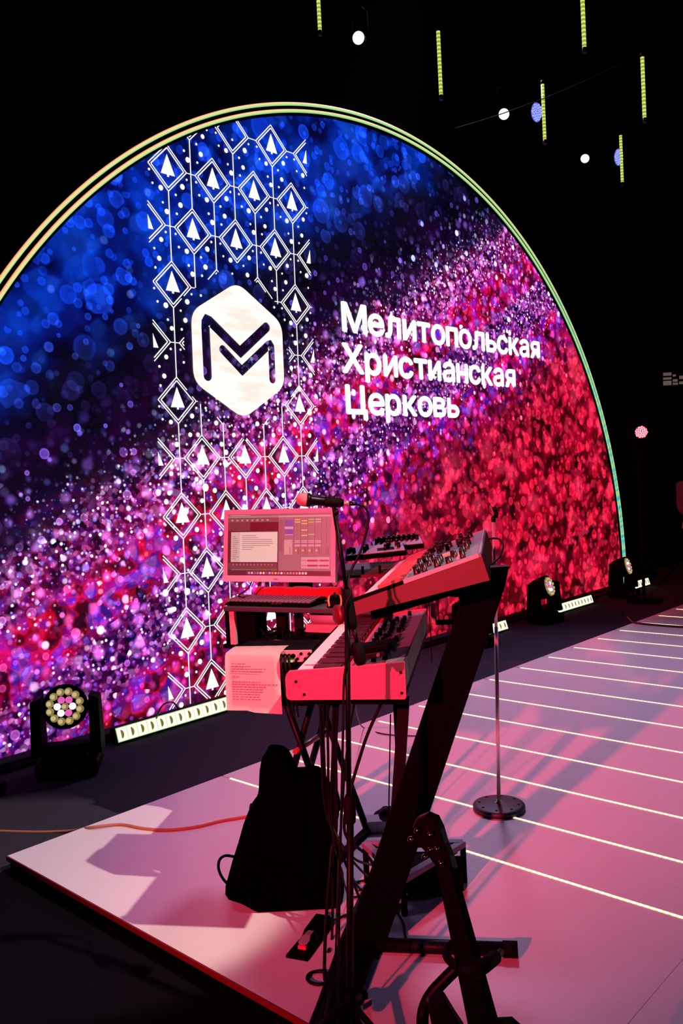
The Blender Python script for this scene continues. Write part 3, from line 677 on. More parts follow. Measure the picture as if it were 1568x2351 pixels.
# mouse
mm = thing('computer_mouse', 'black computer mouse with two orange side grips on the desk', 'mouse', DM @ Matrix.Translation((.528, .075, SHZ)) @ Matrix.Rotation(math.atan2(-su.y, su.x), 4, 'Z') @ Matrix.Diagonal((1.2, 1.2, 1.35, 1)))
MB().ball((0, 0, .004), .03, 20, (1, 1.7, 1.15)).build('shell', black, mm)
for s in (-1, 1): MB().tube([(s*.021, -.045, .006), (s*.0235, -.035, .022), (s*.021, -.01, .031), (s*.019, .02, .030)], .0035, 6).build('side_grip', orangem, mm)
MB().cyl((-.004, .022, .034), (.004, .022, .034), .008, seg=10).build('scroll_wheel', rubber, mm)
# ---- monitor
bl, br, tl, tr = at(512, 1335, 3.88), at(770, 1338, 3.68), at(525, 1165, 3.91), at(778, 1172, 3.71)
mu = (br-bl).normalized(); mw = (tl-bl); mw = (mw-mu*mw.dot(mu)).normalized(); mn = mw.cross(mu)     # mn points away
MW, MH = (br-bl).length, ((tl-bl).length+(tr-br).length)/2
MM = basis(mu, mn, mw, bl)
SHX = (tl-bl).dot(mu)
mon = thing('computer_monitor', 'flat monitor with pinkish-lit silver bezel showing music software windows', 'monitor', MM)
def sk(x, z): return x + SHX*z/MH*0
mb = MB(); bz = .022
for (x0, x1, z0, z1) in ((0, MW, 0, .028), (0, MW, MH-bz, MH), (0, bz, .028, MH-bz), (MW-bz, MW, .028, MH-bz)): mb.box(((x0+x1)/2, .012, (z0+z1)/2), (x1-x0, .03, z1-z0), bev=.002)
mb.build('bezel', silver, mon)
MB().box((MW/2, .04, MH/2), (MW-.03, .03, MH-.03), bev=.008).build('back_cover', black, mon)
DX0, DX1, DZ0, DZ1 = bz, MW-bz, .028, MH-bz; DW, DH = DX1-DX0, DZ1-DZ0
def eS(col): 
    k = 'lcd_%02x%02x%02x' % tuple(int(c*255) for c in col)
    if k in MATS: return MATS[k]
    m = mat(k, tuple(c*.12 for c in col), .35, emit=tuple(c**2.2 for c in col), es=.8); return m
lcd = MB(); lcd.box(((DX0+DX1)/2, .006, (DZ0+DZ1)/2), (DW, .006, DH)); lcd = lcd.build('display', eS((.20, .12, .16)), mon)
lay = [0]
def ui(x0, y0, x1, y1, col, dz=0, name='window_area'):      # 0..1 from top left of the display
    d = .0031+.0003*dz
    return MB().box((DX0+DW*(x0+x1)/2, .003-.0003*dz-.0004, DZ1-DH*(y0+y1)/2), (DW*(x1-x0), .0005, DH*(y1-y0))).build(name, eS(col), lcd)
def stuffui(rects, col, dz, name):
    m_ = MB()
    for x0, y0, x1, y1 in rects: m_.box((DX0+DW*(x0+x1)/2, .003-.0003*dz-.0004, DZ1-DH*(y0+y1)/2), (DW*(x1-x0), .0004, DH*(y1-y0)))
    return tag(m_.build(name, eS(col), lcd), kind='stuff')
ui(0, 0, 1, .03, (.42, .36, .38), 1, 'menu_bar'); ui(0, .03, .5, .055, (.55, .48, .48), 1, 'title_bar'); ui(0, .055, .5, .13, (.36, .28, .30), 1, 'tool_bar')
ui(.0, .13, .22, .27, (.30, .20, .22), 1, 'track_list'); ui(.22, .13, .5, .27, (.22, .05, .10), 2, 'arrange_area')
ui(.03, .29, .49, .78, (.80, .77, .72), 3, 'file_window'); ui(.03, .29, .12, .78, (.72, .68, .64), 4, 'side_bar')
ui(.5, .03, 1, .92, (.50, .38, .42), 2, 'mixer_window'); ui(.5, .03, 1, .055, (.72, .55, .56), 3, 'title_bar')
ui(0, .80, .49, .90, (.30, .22, .24), 2, 'mixer_strip'); ui(.035, .895, .49, .915, (.28, .38, .28), 3, 'track_colours')
ui(.56, .10, .64, .36, (.36, .28, .58), 3, 'clip_column'); ui(.56, .38-.17, .64, .25, (.72, .6, .64), 4, 'clip'); ui(.56, .335, .64, .35, (.72, .6, .64), 4, 'clip')
for (x, y, c) in ((.655, .09, (.75, .68, .36)), (.655, .13, (.75, .68, .36)), (.72, .11, (.8, .68, .4)), (.72, .155, (.8, .68, .4)), (.72, .26, (.8, .68, .4)), (.72, .345, (.8, .68, .4)), (.785, .09, (.45, .72, .25)), (.785, .135, (.45, .72, .25)), (.785, .33, (.45, .72, .25)), (.85, .09, (.5, .7, .68)), (.85, .13, (.8, .6, .5))):
    ui(x, y, x+.055, y+.018, c, 4, 'clip')
stuffui([(x, .06, x+.002, .68) for x in (.55, .648, .712, .778, .843, .908, .955)], (.30, .18, .22), 4, 'column_lines')
ui(.555, .42, .635, .66, (.68, .56, .58), 4, 'channel_strip')
for x in (.655, .72, .785, .85): stuffui([(x, .43, x+.055, .445), (x, .455, x+.055, .47), (x, .50, x+.055, .53)], (.74, .56, .60), 5, 'channel_labels')
for x in (.575, .66, .725, .79, .855): ui(x, .575, x+.018, .61, (.85, .58, .30), 5, 'fader_button')
stuffui([(x, .54, x+.004, .66) for x in (.61, .69, .755, .82, .885, .97)], (.45, .12, .2), 5, 'fader_lines')
ui(.72, .70, .985, .88, (.72, .55, .58), 4, 'wave_window')
wv = [( .725+.005*i, zc-a, .725+.005*i+.0045, zc+a) for zc in (.755, .835) for i in range(51) for a in [(.004 if i < 11 else .019*(.8+.2*sin(i*1.7)) if i < 30 else .006 if i < 34 else .017*(.8+.2*sin(i*2.1)))]]
stuffui(wv, (.62, .10, .25), 5, 'waveform')
stuffui([(.14+.0, .345+.032*i, .14+w_, .345+.032*i+.010) for i, w_ in enumerate((.14, .16, .30, .30, .31, .28, .12, .10))], (.50, .46, .44), 5, 'file_names')
stuffui([(.045, .36+.033*i, .045+w_, .36+.033*i+.010) for i, w_ in enumerate((.03, .05, .06, .06, .05, .04, .05, .05, .05, .04, .06, .04))], (.48, .44, .43), 5, 'side_names')
stuffui([(.02+.02*i, .012, .02+.02*i+.014, .022) for i in range(10)], (.78, .7, .7), 2, 'menu_words')
stuffui([(.03+.05*i, .085, .03+.05*i+.02, .11) for i in range(8)], (.62, .55, .56), 3, 'tool_icons')
stuffui([(.05+.035*i, .81, .05+.035*i+.012, .835) for i in range(12)], (.55, .42, .42), 4, 'mixer_marks')
stuffui([(.505, .10+.022*i, .54, .112+.022*i) for i in range(24)], (.40, .28, .32), 4, 'browser_rows')
ui(.19, .93, .78, .985, (.42, .14, .22), 2, 'dock')
dc = [(.45, .65, .85), (.75, .7, .75), (.5, .35, .4), (.5, .5, .8), (.85, .8, .8), (.85, .85, .85), (.4, .3, .35), (.55, .6, .9), (.85, .5, .3), (.6, .75, .4), (.6, .5, .5), (.85, .8, .75), (.5, .4, .4), (.65, .5, .5), (.65, .5, .5), (.7, .45, .5), (.75, .5, .55), (.85, .75, .78), (.85, .75, .78), (.9, .8, .8)]
for i, c_ in enumerate(dc):
    x = .215+.029*i
    MB().cyl((DX0+DW*x, .0022, DZ1-DH*.957), (DX0+DW*x, .0012, DZ1-DH*.957), .0052, seg=12).build('dock_icon', eS(c_), lcd)
LM = MB(); lo = lettering('DELL', 0, .026, 0, .0075, fat=.02, m=mat('dark_ink', (.06, .01, .02), .5), parent=mon, name='bezel_lettering', zz=0)
lo.matrix_local = Matrix.Translation((MW*.465, -.0036, .009)) @ Matrix.Rotation(pi/2, 4, 'X')
# foot
nb = MM.inverted() @ dw(.255, .26, SHZ); 
MB().box((nb.x, nb.y-.0, (nb.z+.04)/2), (.115, .03, abs(nb.z)+.05), bev=.004).build('neck', black, mon)
MB().box((nb.x, nb.y-.0, nb.z+.008), (.22, .16, .014), bev=.004).build('foot', black, mon)
cable('thin black cable hanging from the monitor back to the desk', [MM@V((.13, .05, .02)), MM@V((.10, .06, -.03)), MM@V((.06, .05, -.07)), dw(.10, .30, SHZ+.01)], .003)

# ---- audio interface, black case and paper
IY = 3.22
ifl = at(610, 1490, IY); 
IM = basis(BX, AX, Z, V((ifl.x-.14, IY, 0)))
itz = ifl.z
bc = thing('flight_case', 'black equipment case under the sheet of paper, below the desk', 'equipment case', IM)
BZ0 = at(560, 1612, IY).z
MB().box((.155, .12, (BZ0+itz-.05)/2), (.32, .24, itz-.05-BZ0), bev=.006).build('body', black, bc)
for x in (.02, .30): MB().box((x, -.003, (BZ0+itz-.05)/2), (.016, .004, itz-.06-BZ0)).build('edge_profile', blackm, bc)
MB().box((.175, -.004, BZ0+.03), (.05, .008, .02), bev=.002).build('latch', blackm, bc)
DI = DM.inverted() @ IM
MB().hexa([DI @ V(q) for q in ((0, .0, BZ0-.014), (.31, .0, BZ0-.014), (.31, .62, BZ0-.014), (0, .62, BZ0-.014), (0, .0, BZ0-.001), (.31, .0, BZ0-.001), (.31, .62, BZ0-.001), (0, .62, BZ0-.001))]).build('case_tray', black, desk)
ai = thing('audio_interface', 'pinkish-lit audio interface with round jacks beside the sheet of paper', 'audio interface', IM @ Matrix.Translation((0, 0, itz-.05)))
MB().box((.165, .115, .024), (.31, .205, .045), bev=.004).build('case', black, ai); MB().box((.165, .009, .024), (.31, .008, .045), bev=.002).build('front_panel', pinkbox, ai)
for i in range(8):
    x = .202+.0155*i; r_ = .0085 if i < 4 else .0052; z_ = .026 if i < 4 else (.034 if i % 2 else .015)
    MB().lathe([(r_, 0), (r_, .010 if i > 3 else .004), (r_*.6, .012 if i > 3 else .005), (r_*.4, .002), (.001, .002)], (x, .004, z_), (0, -1, 0), 14).build('knob' if i > 3 else 'input_jack', black, ai)
MB().box((.235, .003, .006), (.022, .004, .008)).build('indicator', emis('green_led', (.45, .7, .2), 1.), ai)
for i in range(3):
    p0 = IM @ V((.205+.0155*i, -.004, itz-.024))
    o = cable('black plug cable hanging from the audio interface jacks', [p0, p0+V((0, -.04, -.004)), p0+V((.004, -.05, -.04)), p0+V((.01+.005*i, -.04, -.12)), p0+V((.02, -.03, -.18)), p0+V((.02, .04, -.24))], .0055, group='plug cables of the audio interface')
# paper draped over the case
pb = MB(); rows = []
for j in range(15):
    t_ = j/14
    if t_ < .22: y, z = .07-.09*(t_/.22), itz+.003+.002*sin(t_*20)
    elif t_ < .38: a = (t_-.22)/.16*pi/2; y, z = -.022-.018*sin(a), itz+.003-.018*(1-cos(a))
    else: y, z = -.040-.012*sin((t_-.38)*3), itz-.015-(t_-.38)/.62*.200
    k = (t_**1.2)*.012
    rows.append([pb.bm.verts.new((x-.005+(.004*t_ if x > .1 else -.0)+(-.028*max(0, (.4-t_))*(-1) if x < .01 else 0)+ (.035*max(0, .38-t_) if x > .2 else 0), y-.004*sin(x*14)*t_, z-(.016 if x > .1 else 0)*t_*x/.21)) for x in [.21*i/8 for i in range(9)]])
for a, b in zip(rows, rows[1:]):
    for k in range(8): f_ = pb.bm.faces.new((a[k], a[k+1], b[k+1], b[k])); f_.smooth = True
bmesh.ops.solidify(pb.bm, geom=pb.bm.faces[:], thickness=.0004)
paper = pb.build('paper_sheet', paperm, None, IM); tag(paper, 'printed sheet of paper hanging over the edge of the equipment case', 'paper')
tx = MB()
for i, w_ in enumerate((.13, .10, 0, .05, .07, .13, .11, 0, .03, 0, .11, .17, .13, .11, .11, .10, .10, .11)):
    if w_ and i > 1: 
        z = itz-.010-.0095*i
        x = .022
        while x < w_+.02:
            l_ = rnd.uniform(.006, .016); tx.box((x+l_/2, -.0525-.004*sin(x*14)*.8+.004*(1-i/18), z-.006*x/.21), (l_, .0008, .0022)); x += l_+.003
tag(tx.build('printed_lines', inkm, paper), kind='stuff')

# ================================================================== lower keyboard
def knob(parent, x, y, z, r=.009, h=.016, m=black, base=None):
    o = knob.base.get((r, h, m.name)) if hasattr(knob, 'base') else None
    if not hasattr(knob, 'base'): knob.base = {}
    me = knob.base.get((r, h, m.name))
    if me is None:
        o = MB().lathe([(r*1.1, 0), (r, h*.2), (r*.85, h), (r*.3, h*1.02), (.001, h*1.02)], (0, 0, 0), (0, 0, 1), 12).build('knob', m, parent); knob.base[(r, h, m.name)] = o.data
    else: o = bpy.data.objects.new('knob', me); C.objects.link(o); o.parent = parent
    o.matrix_local = Matrix.Translation((x, y, z)); return o
LBL, LBR = at(657, 1598, 2.72), at(932, 1603, 2.72); KW = (LBR-LBL).length
zb = (LBL.z+LBR.z)/2
LM_ = basis(BX, AX, Z, V((LBL.x, 2.72, zb)))
lk = thing('stage_keyboard', 'long keyboard with bright red end panel, on the lower tier of the stand', 'keyboard', LM_)
KL = 1.08; HF, HB = .092, .118
def side(y): 
    return [V((.012, y, 0)), V((KW-.004, y, 0)), V((KW, y, .004)), V((KW, y, HB)), V((KW*.55, y, .104)), V((.012, y, HF+.001)), V((.004, y, HF-.008)), V((0, y, HF-.022)), V((0, y, .014)), V((.004, y, .004))]
MB().prism(side(0), (0, .018, 0)).build('side_panel', redside, lk); MB().prism(side(KL-.018), (0, .018, 0)).build('side_panel', redside, lk)
for (x, z) in ((.035, .06), (.06, .018), (KW-.012, .085), (KW-.012, .02)): MB().lathe([(.005, 0), (.005, .002), (.002, .004), (.001, .004)], (x, 0, z), (0, -1, 0), 10).build('screw', black, lk)
MB().box((KW*.5, KL/2, .035), (KW-.004, KL-.034, .066)).build('body', black, lk)
MB().hexa([V((.205, .016, .06)), V((KW-.002, .016, .06)), V((KW-.002, KL-.016, .06)), V((.205, KL-.016, .06)), V((.205, .016, .088)), V((KW-.002, .016, HB-.006)), V((KW-.002, KL-.016, HB-.006)), V((.205, KL-.016, .088))]).build('control_panel', greyp, lk)
MB().box((.200, KL/2, .083), (.014, KL-.036, .014)).build('key_rail', redside, lk)
MB().box((KW-.004, KL/2, .07), (.006, KL-.03, .085)).build('back_panel', mat('worn_dark_back', (.05, .03, .04), .5, var=.6, bscale=30), lk)
wk0 = MB().box((0, 0, 0), (.148, .0225, .018), bev=.0015).build('white_key', ivory, lk); bk0 = MB().box((0, 0, 0), (.092, .0115, .016), bev=.002).build('black_key', ebony, lk)
def keys(parent, wk0, bk0, x0, y0, z0, n, dirn=1, pitch=.0236, wl_=.148, bl_=.092):
    bpos = {0, 1, 3, 4, 5}
    for i in range(n):
        o = wk0 if i == 0 else dup(wk0, parent); o.matrix_local = Matrix.Translation((x0+wl_/2, y0+pitch*(i+.5), z0))
    first = True
    for i in range(n-1):
        if (i % 7) in bpos:
            o = bk0 if first else dup(bk0, parent); first = False
            o.matrix_local = Matrix.Translation((x0+wl_-bl_/2, y0+pitch*(i+1), z0+.013))
keys(lk, wk0, bk0, .028, .028, .077, 43)
for y in [.10+.055*i for i in range(17)]:
    for x in (.235, .275, .315):
        if rnd.random() < .78: knob(lk, x+rnd.uniform(-.006, .006), y+rnd.uniform(-.01, .01), .092+(x-.205)*.12, .0085, .018, black)
MB().box((.30, .50, .103), (.05, .10, .004), Matrix.Rotation(-.13, 3, 'Y')).build('display', mat('red_glass', (.15, .01, .03), .2), lk)
# little black unit lying on its near end
p = LM_ @ V((.245, .055, HB+.004))
bx = thing('wireless_receiver', 'small black box with rounded end lying on the near end of the lower keyboard', 'receiver', basis(BX, AX, Z, p) @ Matrix.Rotation(radians(-7), 4, 'Y'))
MB().box((.035, 0, .030), (.165, .075, .026), bev=.007).build('case', black, bx); MB().box((.03, -.028, .009), (.10, .012, .018), bev=.003).build('mount', blackm, bx)
for x in (-.01, .06): MB().cyl((x, -.034, .010), (x, -.045, .010), .006, seg=8).build('knob', mat('dull_steel', (.3, .2, .2), .3, .8), bx)

# ================================================================== upper synthesizer
UY = 2.71
AXS = V((sin(radians(10.4)), cos(radians(10.4)), 0)); UYR = UY-.42*sin(radians(10.4))
BLu, BRu, TLu, TRu = at(808, 1414, UY), at(1124, 1332, UYR), at(805, 1378, UY), at(1104, 1272, UYR)
uu = BRu-BLu; uu = (uu-AXS*uu.dot(AXS)).normalized(); uw = uu.cross(AXS).normalized(); uw = -uw if uw.z < 0 else uw
UW = (BRu-BLu).length; UM = basis(uu, AXS, uw, BLu)
Ui = UM.inverted(); tl_, tr_ = Ui @ TLu, Ui @ TRu
us = thing('synthesizer', 'tilted synthesizer with dark red end panel and many knobs on the upper tier', 'synthesizer', UM)
UL = 1.12
knobm = mat('dark_red_sheen_knob', (.014, .003, .005), .35)  # black knobs with a red reflection mixed into their base colour
def us_side(y): return [V((0, y, 0)), V((UW, y, 0)), V((tr_.x, y, tr_.z)), V((tl_.x+.01, y, tl_.z))]
darkred = mat('dark_red_side', (.085, .004, .010), .6, bump=.2, bscale=200, var=.1)
MB().prism(us_side(0), (0, .015, 0)).build('side_panel', darkred, us); MB().prism(us_side(UL-.015), (0, .015, 0)).build('side_panel', darkred, us)
sl = (tr_.z-tl_.z)/(tr_.x-tl_.x); tz = lambda x: tl_.z+sl*(x-tl_.x)
def slab(x0, x1, y0, y1, dz0, dz1, m, name, par=us):
    return MB().hexa([V((x0, y0, tz(x0)+dz0)), V((x1, y0, tz(x1)+dz0)), V((x1, y1, tz(x1)+dz0)), V((x0, y1, tz(x0)+dz0)), V((x0, y0, tz(x0)+dz1)), V((x1, y0, tz(x1)+dz1)), V((x1, y1, tz(x1)+dz1)), V((x0, y1, tz(x0)+dz1))]).build(name, m, par)
MB().prism([V((.004, .015, .003)), V((UW-.004, .015, .003)), V((tr_.x-.004, .015, tr_.z-.016)), V((.010, .015, tl_.z-.026))], (0, UL-.03, 0)).build('body', black, us)
slab(.195, tr_.x-.003, .012, UL-.015, -.018, .001, greyp, 'control_panel')
for (x0, x1, y0, y1) in ((.190, .197, .0, UL), (tr_.x-.008, tr_.x, -.001, UL), (.19, tr_.x, -.001, .010), (.19, tr_.x, UL-.012, UL)): slab(x0, x1, y0, y1, -.008, .005, rim, 'panel_rim')
slab(.004, .19, -.001, .013, -.008, .003, black, 'end_rim')
MB().prism([V((UW, .0, .0)), V((tr_.x, 0, tr_.z)), V((tr_.x+.004, 0, tr_.z)), V((UW+.004, 0, 0))], (0, UL, 0)).build('back_panel', blackm, us)
wk1 = MB().box((0, 0, 0), (.140, .0225, .014), Matrix.Rotation(-math.atan(sl), 3, 'Y'), .0015).build('white_key', ivory, us)
bk1 = MB().box((0, 0, 0), (.085, .0115, .014), Matrix.Rotation(-math.atan(sl), 3, 'Y'), .002).build('black_key', mat('red_reflection_key', (.40, .05, .06), .3), us)  # black keys, the red screen's reflection painted into their colour
first = True
for i in range(46):
    o = wk1 if i == 0 else dup(wk1, us); o.matrix_local = Matrix.Translation((.115, .016+.0235*(i+.5), tz(.115)-.008))
    if (i % 7) in {0, 1, 3, 4, 5} and i < 45:
        o = bk1 if first else dup(bk1, us); first = False; o.matrix_local = Matrix.Translation((.142, .016+.0235*(i+1), tz(.142)+.005))
for y in [.07+.075*i for i in range(14)]:
    for x in (.225, .262, .30, .345, .385):
        if rnd.random() < .72 and not (.26 < x < .36 and .42 < y < .60): knob(us, x+rnd.uniform(-.008, .008), y+rnd.uniform(-.015, .015), tz(x), rnd.choice((.0115, .009)), rnd.choice((.022, .028)), knobm)
slab(.275, .335, .44, .53, .001, .004, mat('orange_display', (.9, .22, .12), .4, emit=(.9, .15, .08), es=.35), 'display')
slab(.36, .37, .10, .95, .001, .0016, mat('panel_print', (.8, .3, .3), .5), 'panel_print')
slab(.24, .40, .82, .95, .001, .003, mat('red_panel_inlay', (.35, .02, .04), .4), 'panel_inlay')
cable('short black cable plugged into the back of the upper synthesizer', [at(1122, 1237, 3.25), at(1138, 1236, 3.2), at(1150, 1240, 3.15), at(1155, 1256, 3.1), at(1147, 1278, 3.05), at(1132, 1294, 3.0), at(1120, 1310, 3.0)], .004)

# ================================================================== keyboard stand
ks = thing('keyboard_stand', 'black two-tier keyboard stand with broad slanted upright and floor bar', 'keyboard stand', None, None, V((.1, 2.95, 0)))
KO = Matrix.Translation((-.1, -2.95, 0))
def kp(p): return KO @ p
SYo = 2.93
def slabpx(pts, Y, th, name, m=black, bev=.003):
    P = [kp(at(x, y, Y)) for x, y in pts]; return MB().prism(P, (AX*th), bev).build(name, m, ks)
slabpx([(1056, 1306), (1168, 1304), (1160, 1345), (888, 2160), (870, 2172), (818, 2182), (800, 2150), (1062, 1370)], 2.90, .045, 'upright')
MB().box(kp(at(1112, 1303, 2.93)), (.165, .06, .006), bev=.001).build('end_plate', blackm, ks)
slabpx([(850, 1400), (1066, 1338), (1066, 1372), (1030, 1370), (852, 1424)], 2.86, .03, 'upper_arm')
slabpx([(690, 1603), (932, 1606), (932, 1618), (690, 1617)], 2.80, .03, 'lower_arm')
far = AX*.78
for (x, y) in ((1062, 1372), (760, 1611)): MB().cyl(kp(at(x, y, 2.88)), kp(at(x, y, 2.88)+far), .014, seg=10).build('cross_bar', blackm, ks)
a = at(928, 1600, 3.0); b_ = onz(936, 2010, .0); b_ = V((a.x+.03, a.y, .0))
P = [kp(at(x, y, Y)) for x, y, Y in ((914, 1603, 3.08), (940, 1603, 3.08), (912, 2058, 3.16), (884, 2058, 3.16))]
MB().prism(P, AX*.03, .002).build('support_post', mat('dark_post', (.006, .004, .005), .5, spec=.2), ks)
a, b_ = onz(845, 2168, .025), onz(1182, 2180, .028)
MB().cyl(kp(a), kp(b_), .024, seg=14).build('foot_bar', blackm, ks)
MB().cyl(kp(b_-(b_-a).normalized()*.04), kp(b_+(b_-a).normalized()*.01), .0275, seg=14).build('end_cap', rubber, ks)
a = onz(848, 2165, .02); b_ = onz(752, 2420, .02); dd = (b_-a).normalized(); nn_ = V((dd.y, -dd.x, 0))*.028
MB().prism([kp(q) for q in (a-nn_*1.1-Z*.018, b_-nn_*.75-Z*.018, b_+nn_*.75-Z*.018, a+nn_*1.1-Z*.018)], (0, 0, .036), .004).build('long_foot', black, ks)
# brackets and a pale plate seen behind the upper synth
for (x0, y0, x1, y1, Y, m) in ((988, 1385, 1000, 1428, 3.5, mat('pale_bracket', (.35, .25, .25), .5)), (984, 1380, 992, 1520, 3.5, black), (1000, 1424, 1042, 1432, 3.45, black), (1004, 1370, 1008, 1424, 3.5, black)):
    a, b_ = at(x0, y0, Y), at(x1, y1, Y); MB().box(kp((a+b_)/2), (abs(b_.x-a.x), .02, abs(a.z-b_.z))).build('bracket', m, ks)

# ---- two table-top devices behind, on a thin stand
def device(px0, px1, py0, Y, depth, label, m, kn, tilt, name):
    a, b_ = at(px0, py0, Y), at(px1, py0, Y); W_ = b_.x-a.x; z = a.z
    t = thing(name, label, 'controller', Matrix.Translation(((a.x+b_.x)/2, Y, z)) @ Matrix.Rotation(radians(tilt), 4, 'X') @ Matrix.Rotation(radians(-3), 4, 'Y'))
    MB().box((0, depth/2, .012), (W_, depth, .024), bev=.003).build('case', black, t)
    MB().box((0, depth/2, .0255), (W_-.01, depth-.012, .003)).build('faceplate', m, t)
    for x, y in kn: knob(t, x*W_/2, y*depth, .027, .0085, .024, blackg)
    return t
d1 = device(794, 934, 1286, 3.95, .16, 'lavender-lit tabletop controller left of the knob bank, behind the synthesizer', lav, [(-.9, .3), (-.8, .45), (-.7, .3), (-.35, .3), (-.25, .6), (.35, .35), (.45, .5), (.5, .8), (.75, .75), (.8, .45)], 9, 'tabletop_controller')
MB().box((.05, .06, .0275), (.08, .05, .002)).build('button_field', black, d1)
d2 = device(856, 975, 1268, 4.12, .14, 'dark tabletop unit with a row of tall knobs, behind the synthesizer', lav, [(-.8+.2*i, .65) for i in range(9)]+[(-.7+.2*i, .85) for i in range(8)], 10, 'knob_bank')
st_ = thing('device_stand', 'dark bracketed tray stand carrying the two tabletop controllers', 'stand', None, None, V((.16, 4.05, 0)))
a = at(860, 1300, 4.05)
MB().box((a.x-.16+.07, 0, a.z-.015), (.42, .26, .012), Matrix.Rotation(radians(7), 3, 'X')).build('tray', darkred, st_)
for x in (-.06, .02, .10): MB().box((a.x-.16+x, -.10, a.z-.005), (.012, .012, .035)).build('bracket', black, st_)
MB().cyl((a.x-.16+.07, 0, .02), (a.x-.16+.07, 0, a.z-.02), .015, seg=10).build('pole', black, st_)
MB().cyl((a.x-.16+.07, 0, 0), (a.x-.16+.07, 0, .02), .14, seg=20).build('base', black, st_)

# ================================================================== vocal microphone on boom stand
MY = 2.45
ms = thing('microphone_stand', 'tall black boom stand in front of the keyboards holding the microphone', 'microphone stand', None, None, V((at(805, 2351, MY).x, MY, 0)))
OX = ms.location.x
def mp_(x, y, Y=MY): q = at(x, y, Y); return V((q.x-OX, q.y-MY, q.z))
basep = V((.002, 0, .0)); clutch_lo, clutch_hi = mp_(804, 1893), mp_(801, 1822)
MB().cyl((0.0, 0, .10), clutch_lo, .0105, seg=14).build('lower_tube', blackm, ms)
MB().lathe([(.010, 0), (.0165, .008), (.0185, .03), (.0175, .07), (.011, .088)], clutch_lo, clutch_hi-clutch_lo, 18).build('height_clutch', rubber, ms)
topv = mp_(797, 1405)
MB().cyl(clutch_hi, topv, .0082, seg=12).build('upper_tube', blackm, ms)
ft = onz(835, 2287, .015); ft = V((ft.x-OX, ft.y-MY, .018)); hub = V((0, 0, .12)); ang0 = math.atan2(ft.y, ft.x); rad_ = math.hypot(ft.x, ft.y)*1.0
MB().cyl((0, 0, .075), (0, 0, .15), .02, seg=14).build('hub', black, ms)
for k in range(3):
    a_ = ang0+k*2*pi/3; e_ = V((rad_*cos(a_), rad_*sin(a_), .018)); lg = MB().cyl(hub, e_, .0095, seg=10).build('leg', blackm, ms)
    MB().tube([e_-(e_-hub).normalized()*.05, e_, e_+(e_-hub).normalized()*.008], [.0125, .015, .009], 10).build('rubber_foot', rubber, lg)
bt, bb = mp_(769, 1182), mp_(797, 1362)
MB().cyl(bt, bb, .0065, seg=10).build('boom_rod', blackm, ms)
MB().tube([mp_(796, 1352), mp_(797, 1368), mp_(806, 1425), mp_(811, 1442)], [.010, .0165, .0165, .012], 14).build('boom_clamp', rubber, ms)
MB().cyl(mp_(811, 1440), mp_(821, 1480), .0068, seg=10).build('boom_tail', blackm, ms)
MB().tube([mp_(819, 1474), mp_(820, 1480), mp_(827, 1516), mp_(829, 1526)], [.012, .0175, .0185, .012], 16).build('counterweight', rubber, ms)
kc = mp_(780, 1411); MB().lathe([(.025, -.009), (.029, -.004), (.029, .006), (.02, .010), (.001, .010)], kc+V((-.004, 0, 0)), (-.9, -.45, .02), 20).build('tee_knob', mat('maroon_knob', (.10, .01, .015), .4), ms)
MB().cyl(kc+V((-.01, 0, 0)), topv, .007, seg=8).build('tee_bolt', blackm, ms)
MB().ball(mp_(771, 1176), .010, 10).build('swivel', blackm, ms)
mic = thing('microphone', 'vocal microphone with reddish-lit grille aimed left above the monitor', 'microphone', None, None, at(740, 1152, MY))
def mq(x, y): return at(x, y, MY)-mic.location
ax0, ax1 = mq(697, 1147), mq(790, 1155)
dm_ = (ax1-ax0).normalized()
MB().lathe([(.004, -.022), (.014, -.018), (.019, -.008), (.0205, .004), (.0195, .012)], ax0, dm_, 20).build('grille', mat('mic_grille', (.6, .3, .3), .5, .5, bump=1., bscale=700), mic)
MB().lathe([(.0200, .010), (.0206, .012), (.0206, .017), (.017, .020), (.0145, .026), (.011, .115)], ax0, dm_, 20).build('handle', blackg, mic)
MB().lathe([(.0145, .062), (.0155, .066), (.0135, .108), (.010, .112)], ax0, dm_, 16).build('clip', rubber, mic)
MB().cyl(ax0+dm_*.085, bt+ms.location-mic.location, .006, seg=8).build('clip_stem', rubber, mic)
MB().cyl(ax0+dm_*.114, ax0+dm_*.132, .0085, seg=12).build('plug', mat('plug_pink', (.7, .4, .4), .3, .7), mic)
MB().cyl(ax0+dm_*.131, ax0+dm_*.155, .0075, .004, seg=12).build('plug_boot', blackg, mic)
P = lambda x, y, Y=MY: at(x, y, Y)
cable('black microphone cable looping from the microphone down the stand', [mic.location+ax0+dm_*.153, P(836, 1163), P(845, 1180), P(844, 1205), P(830, 1260), P(806, 1310), P(799, 1340, 2.43), P(806, 1362, 2.42), P(792, 1400, 2.42), P(800, 1500, 2.43), P(790, 1560, 2.44), P(787, 1700, 2.44), P(784, 1850, 2.45), P(780, 2000, 2.45), P(778, 2150, 2.46), P(775, 2351, 2.46), P(770, 2420, 2.44)], .0038)

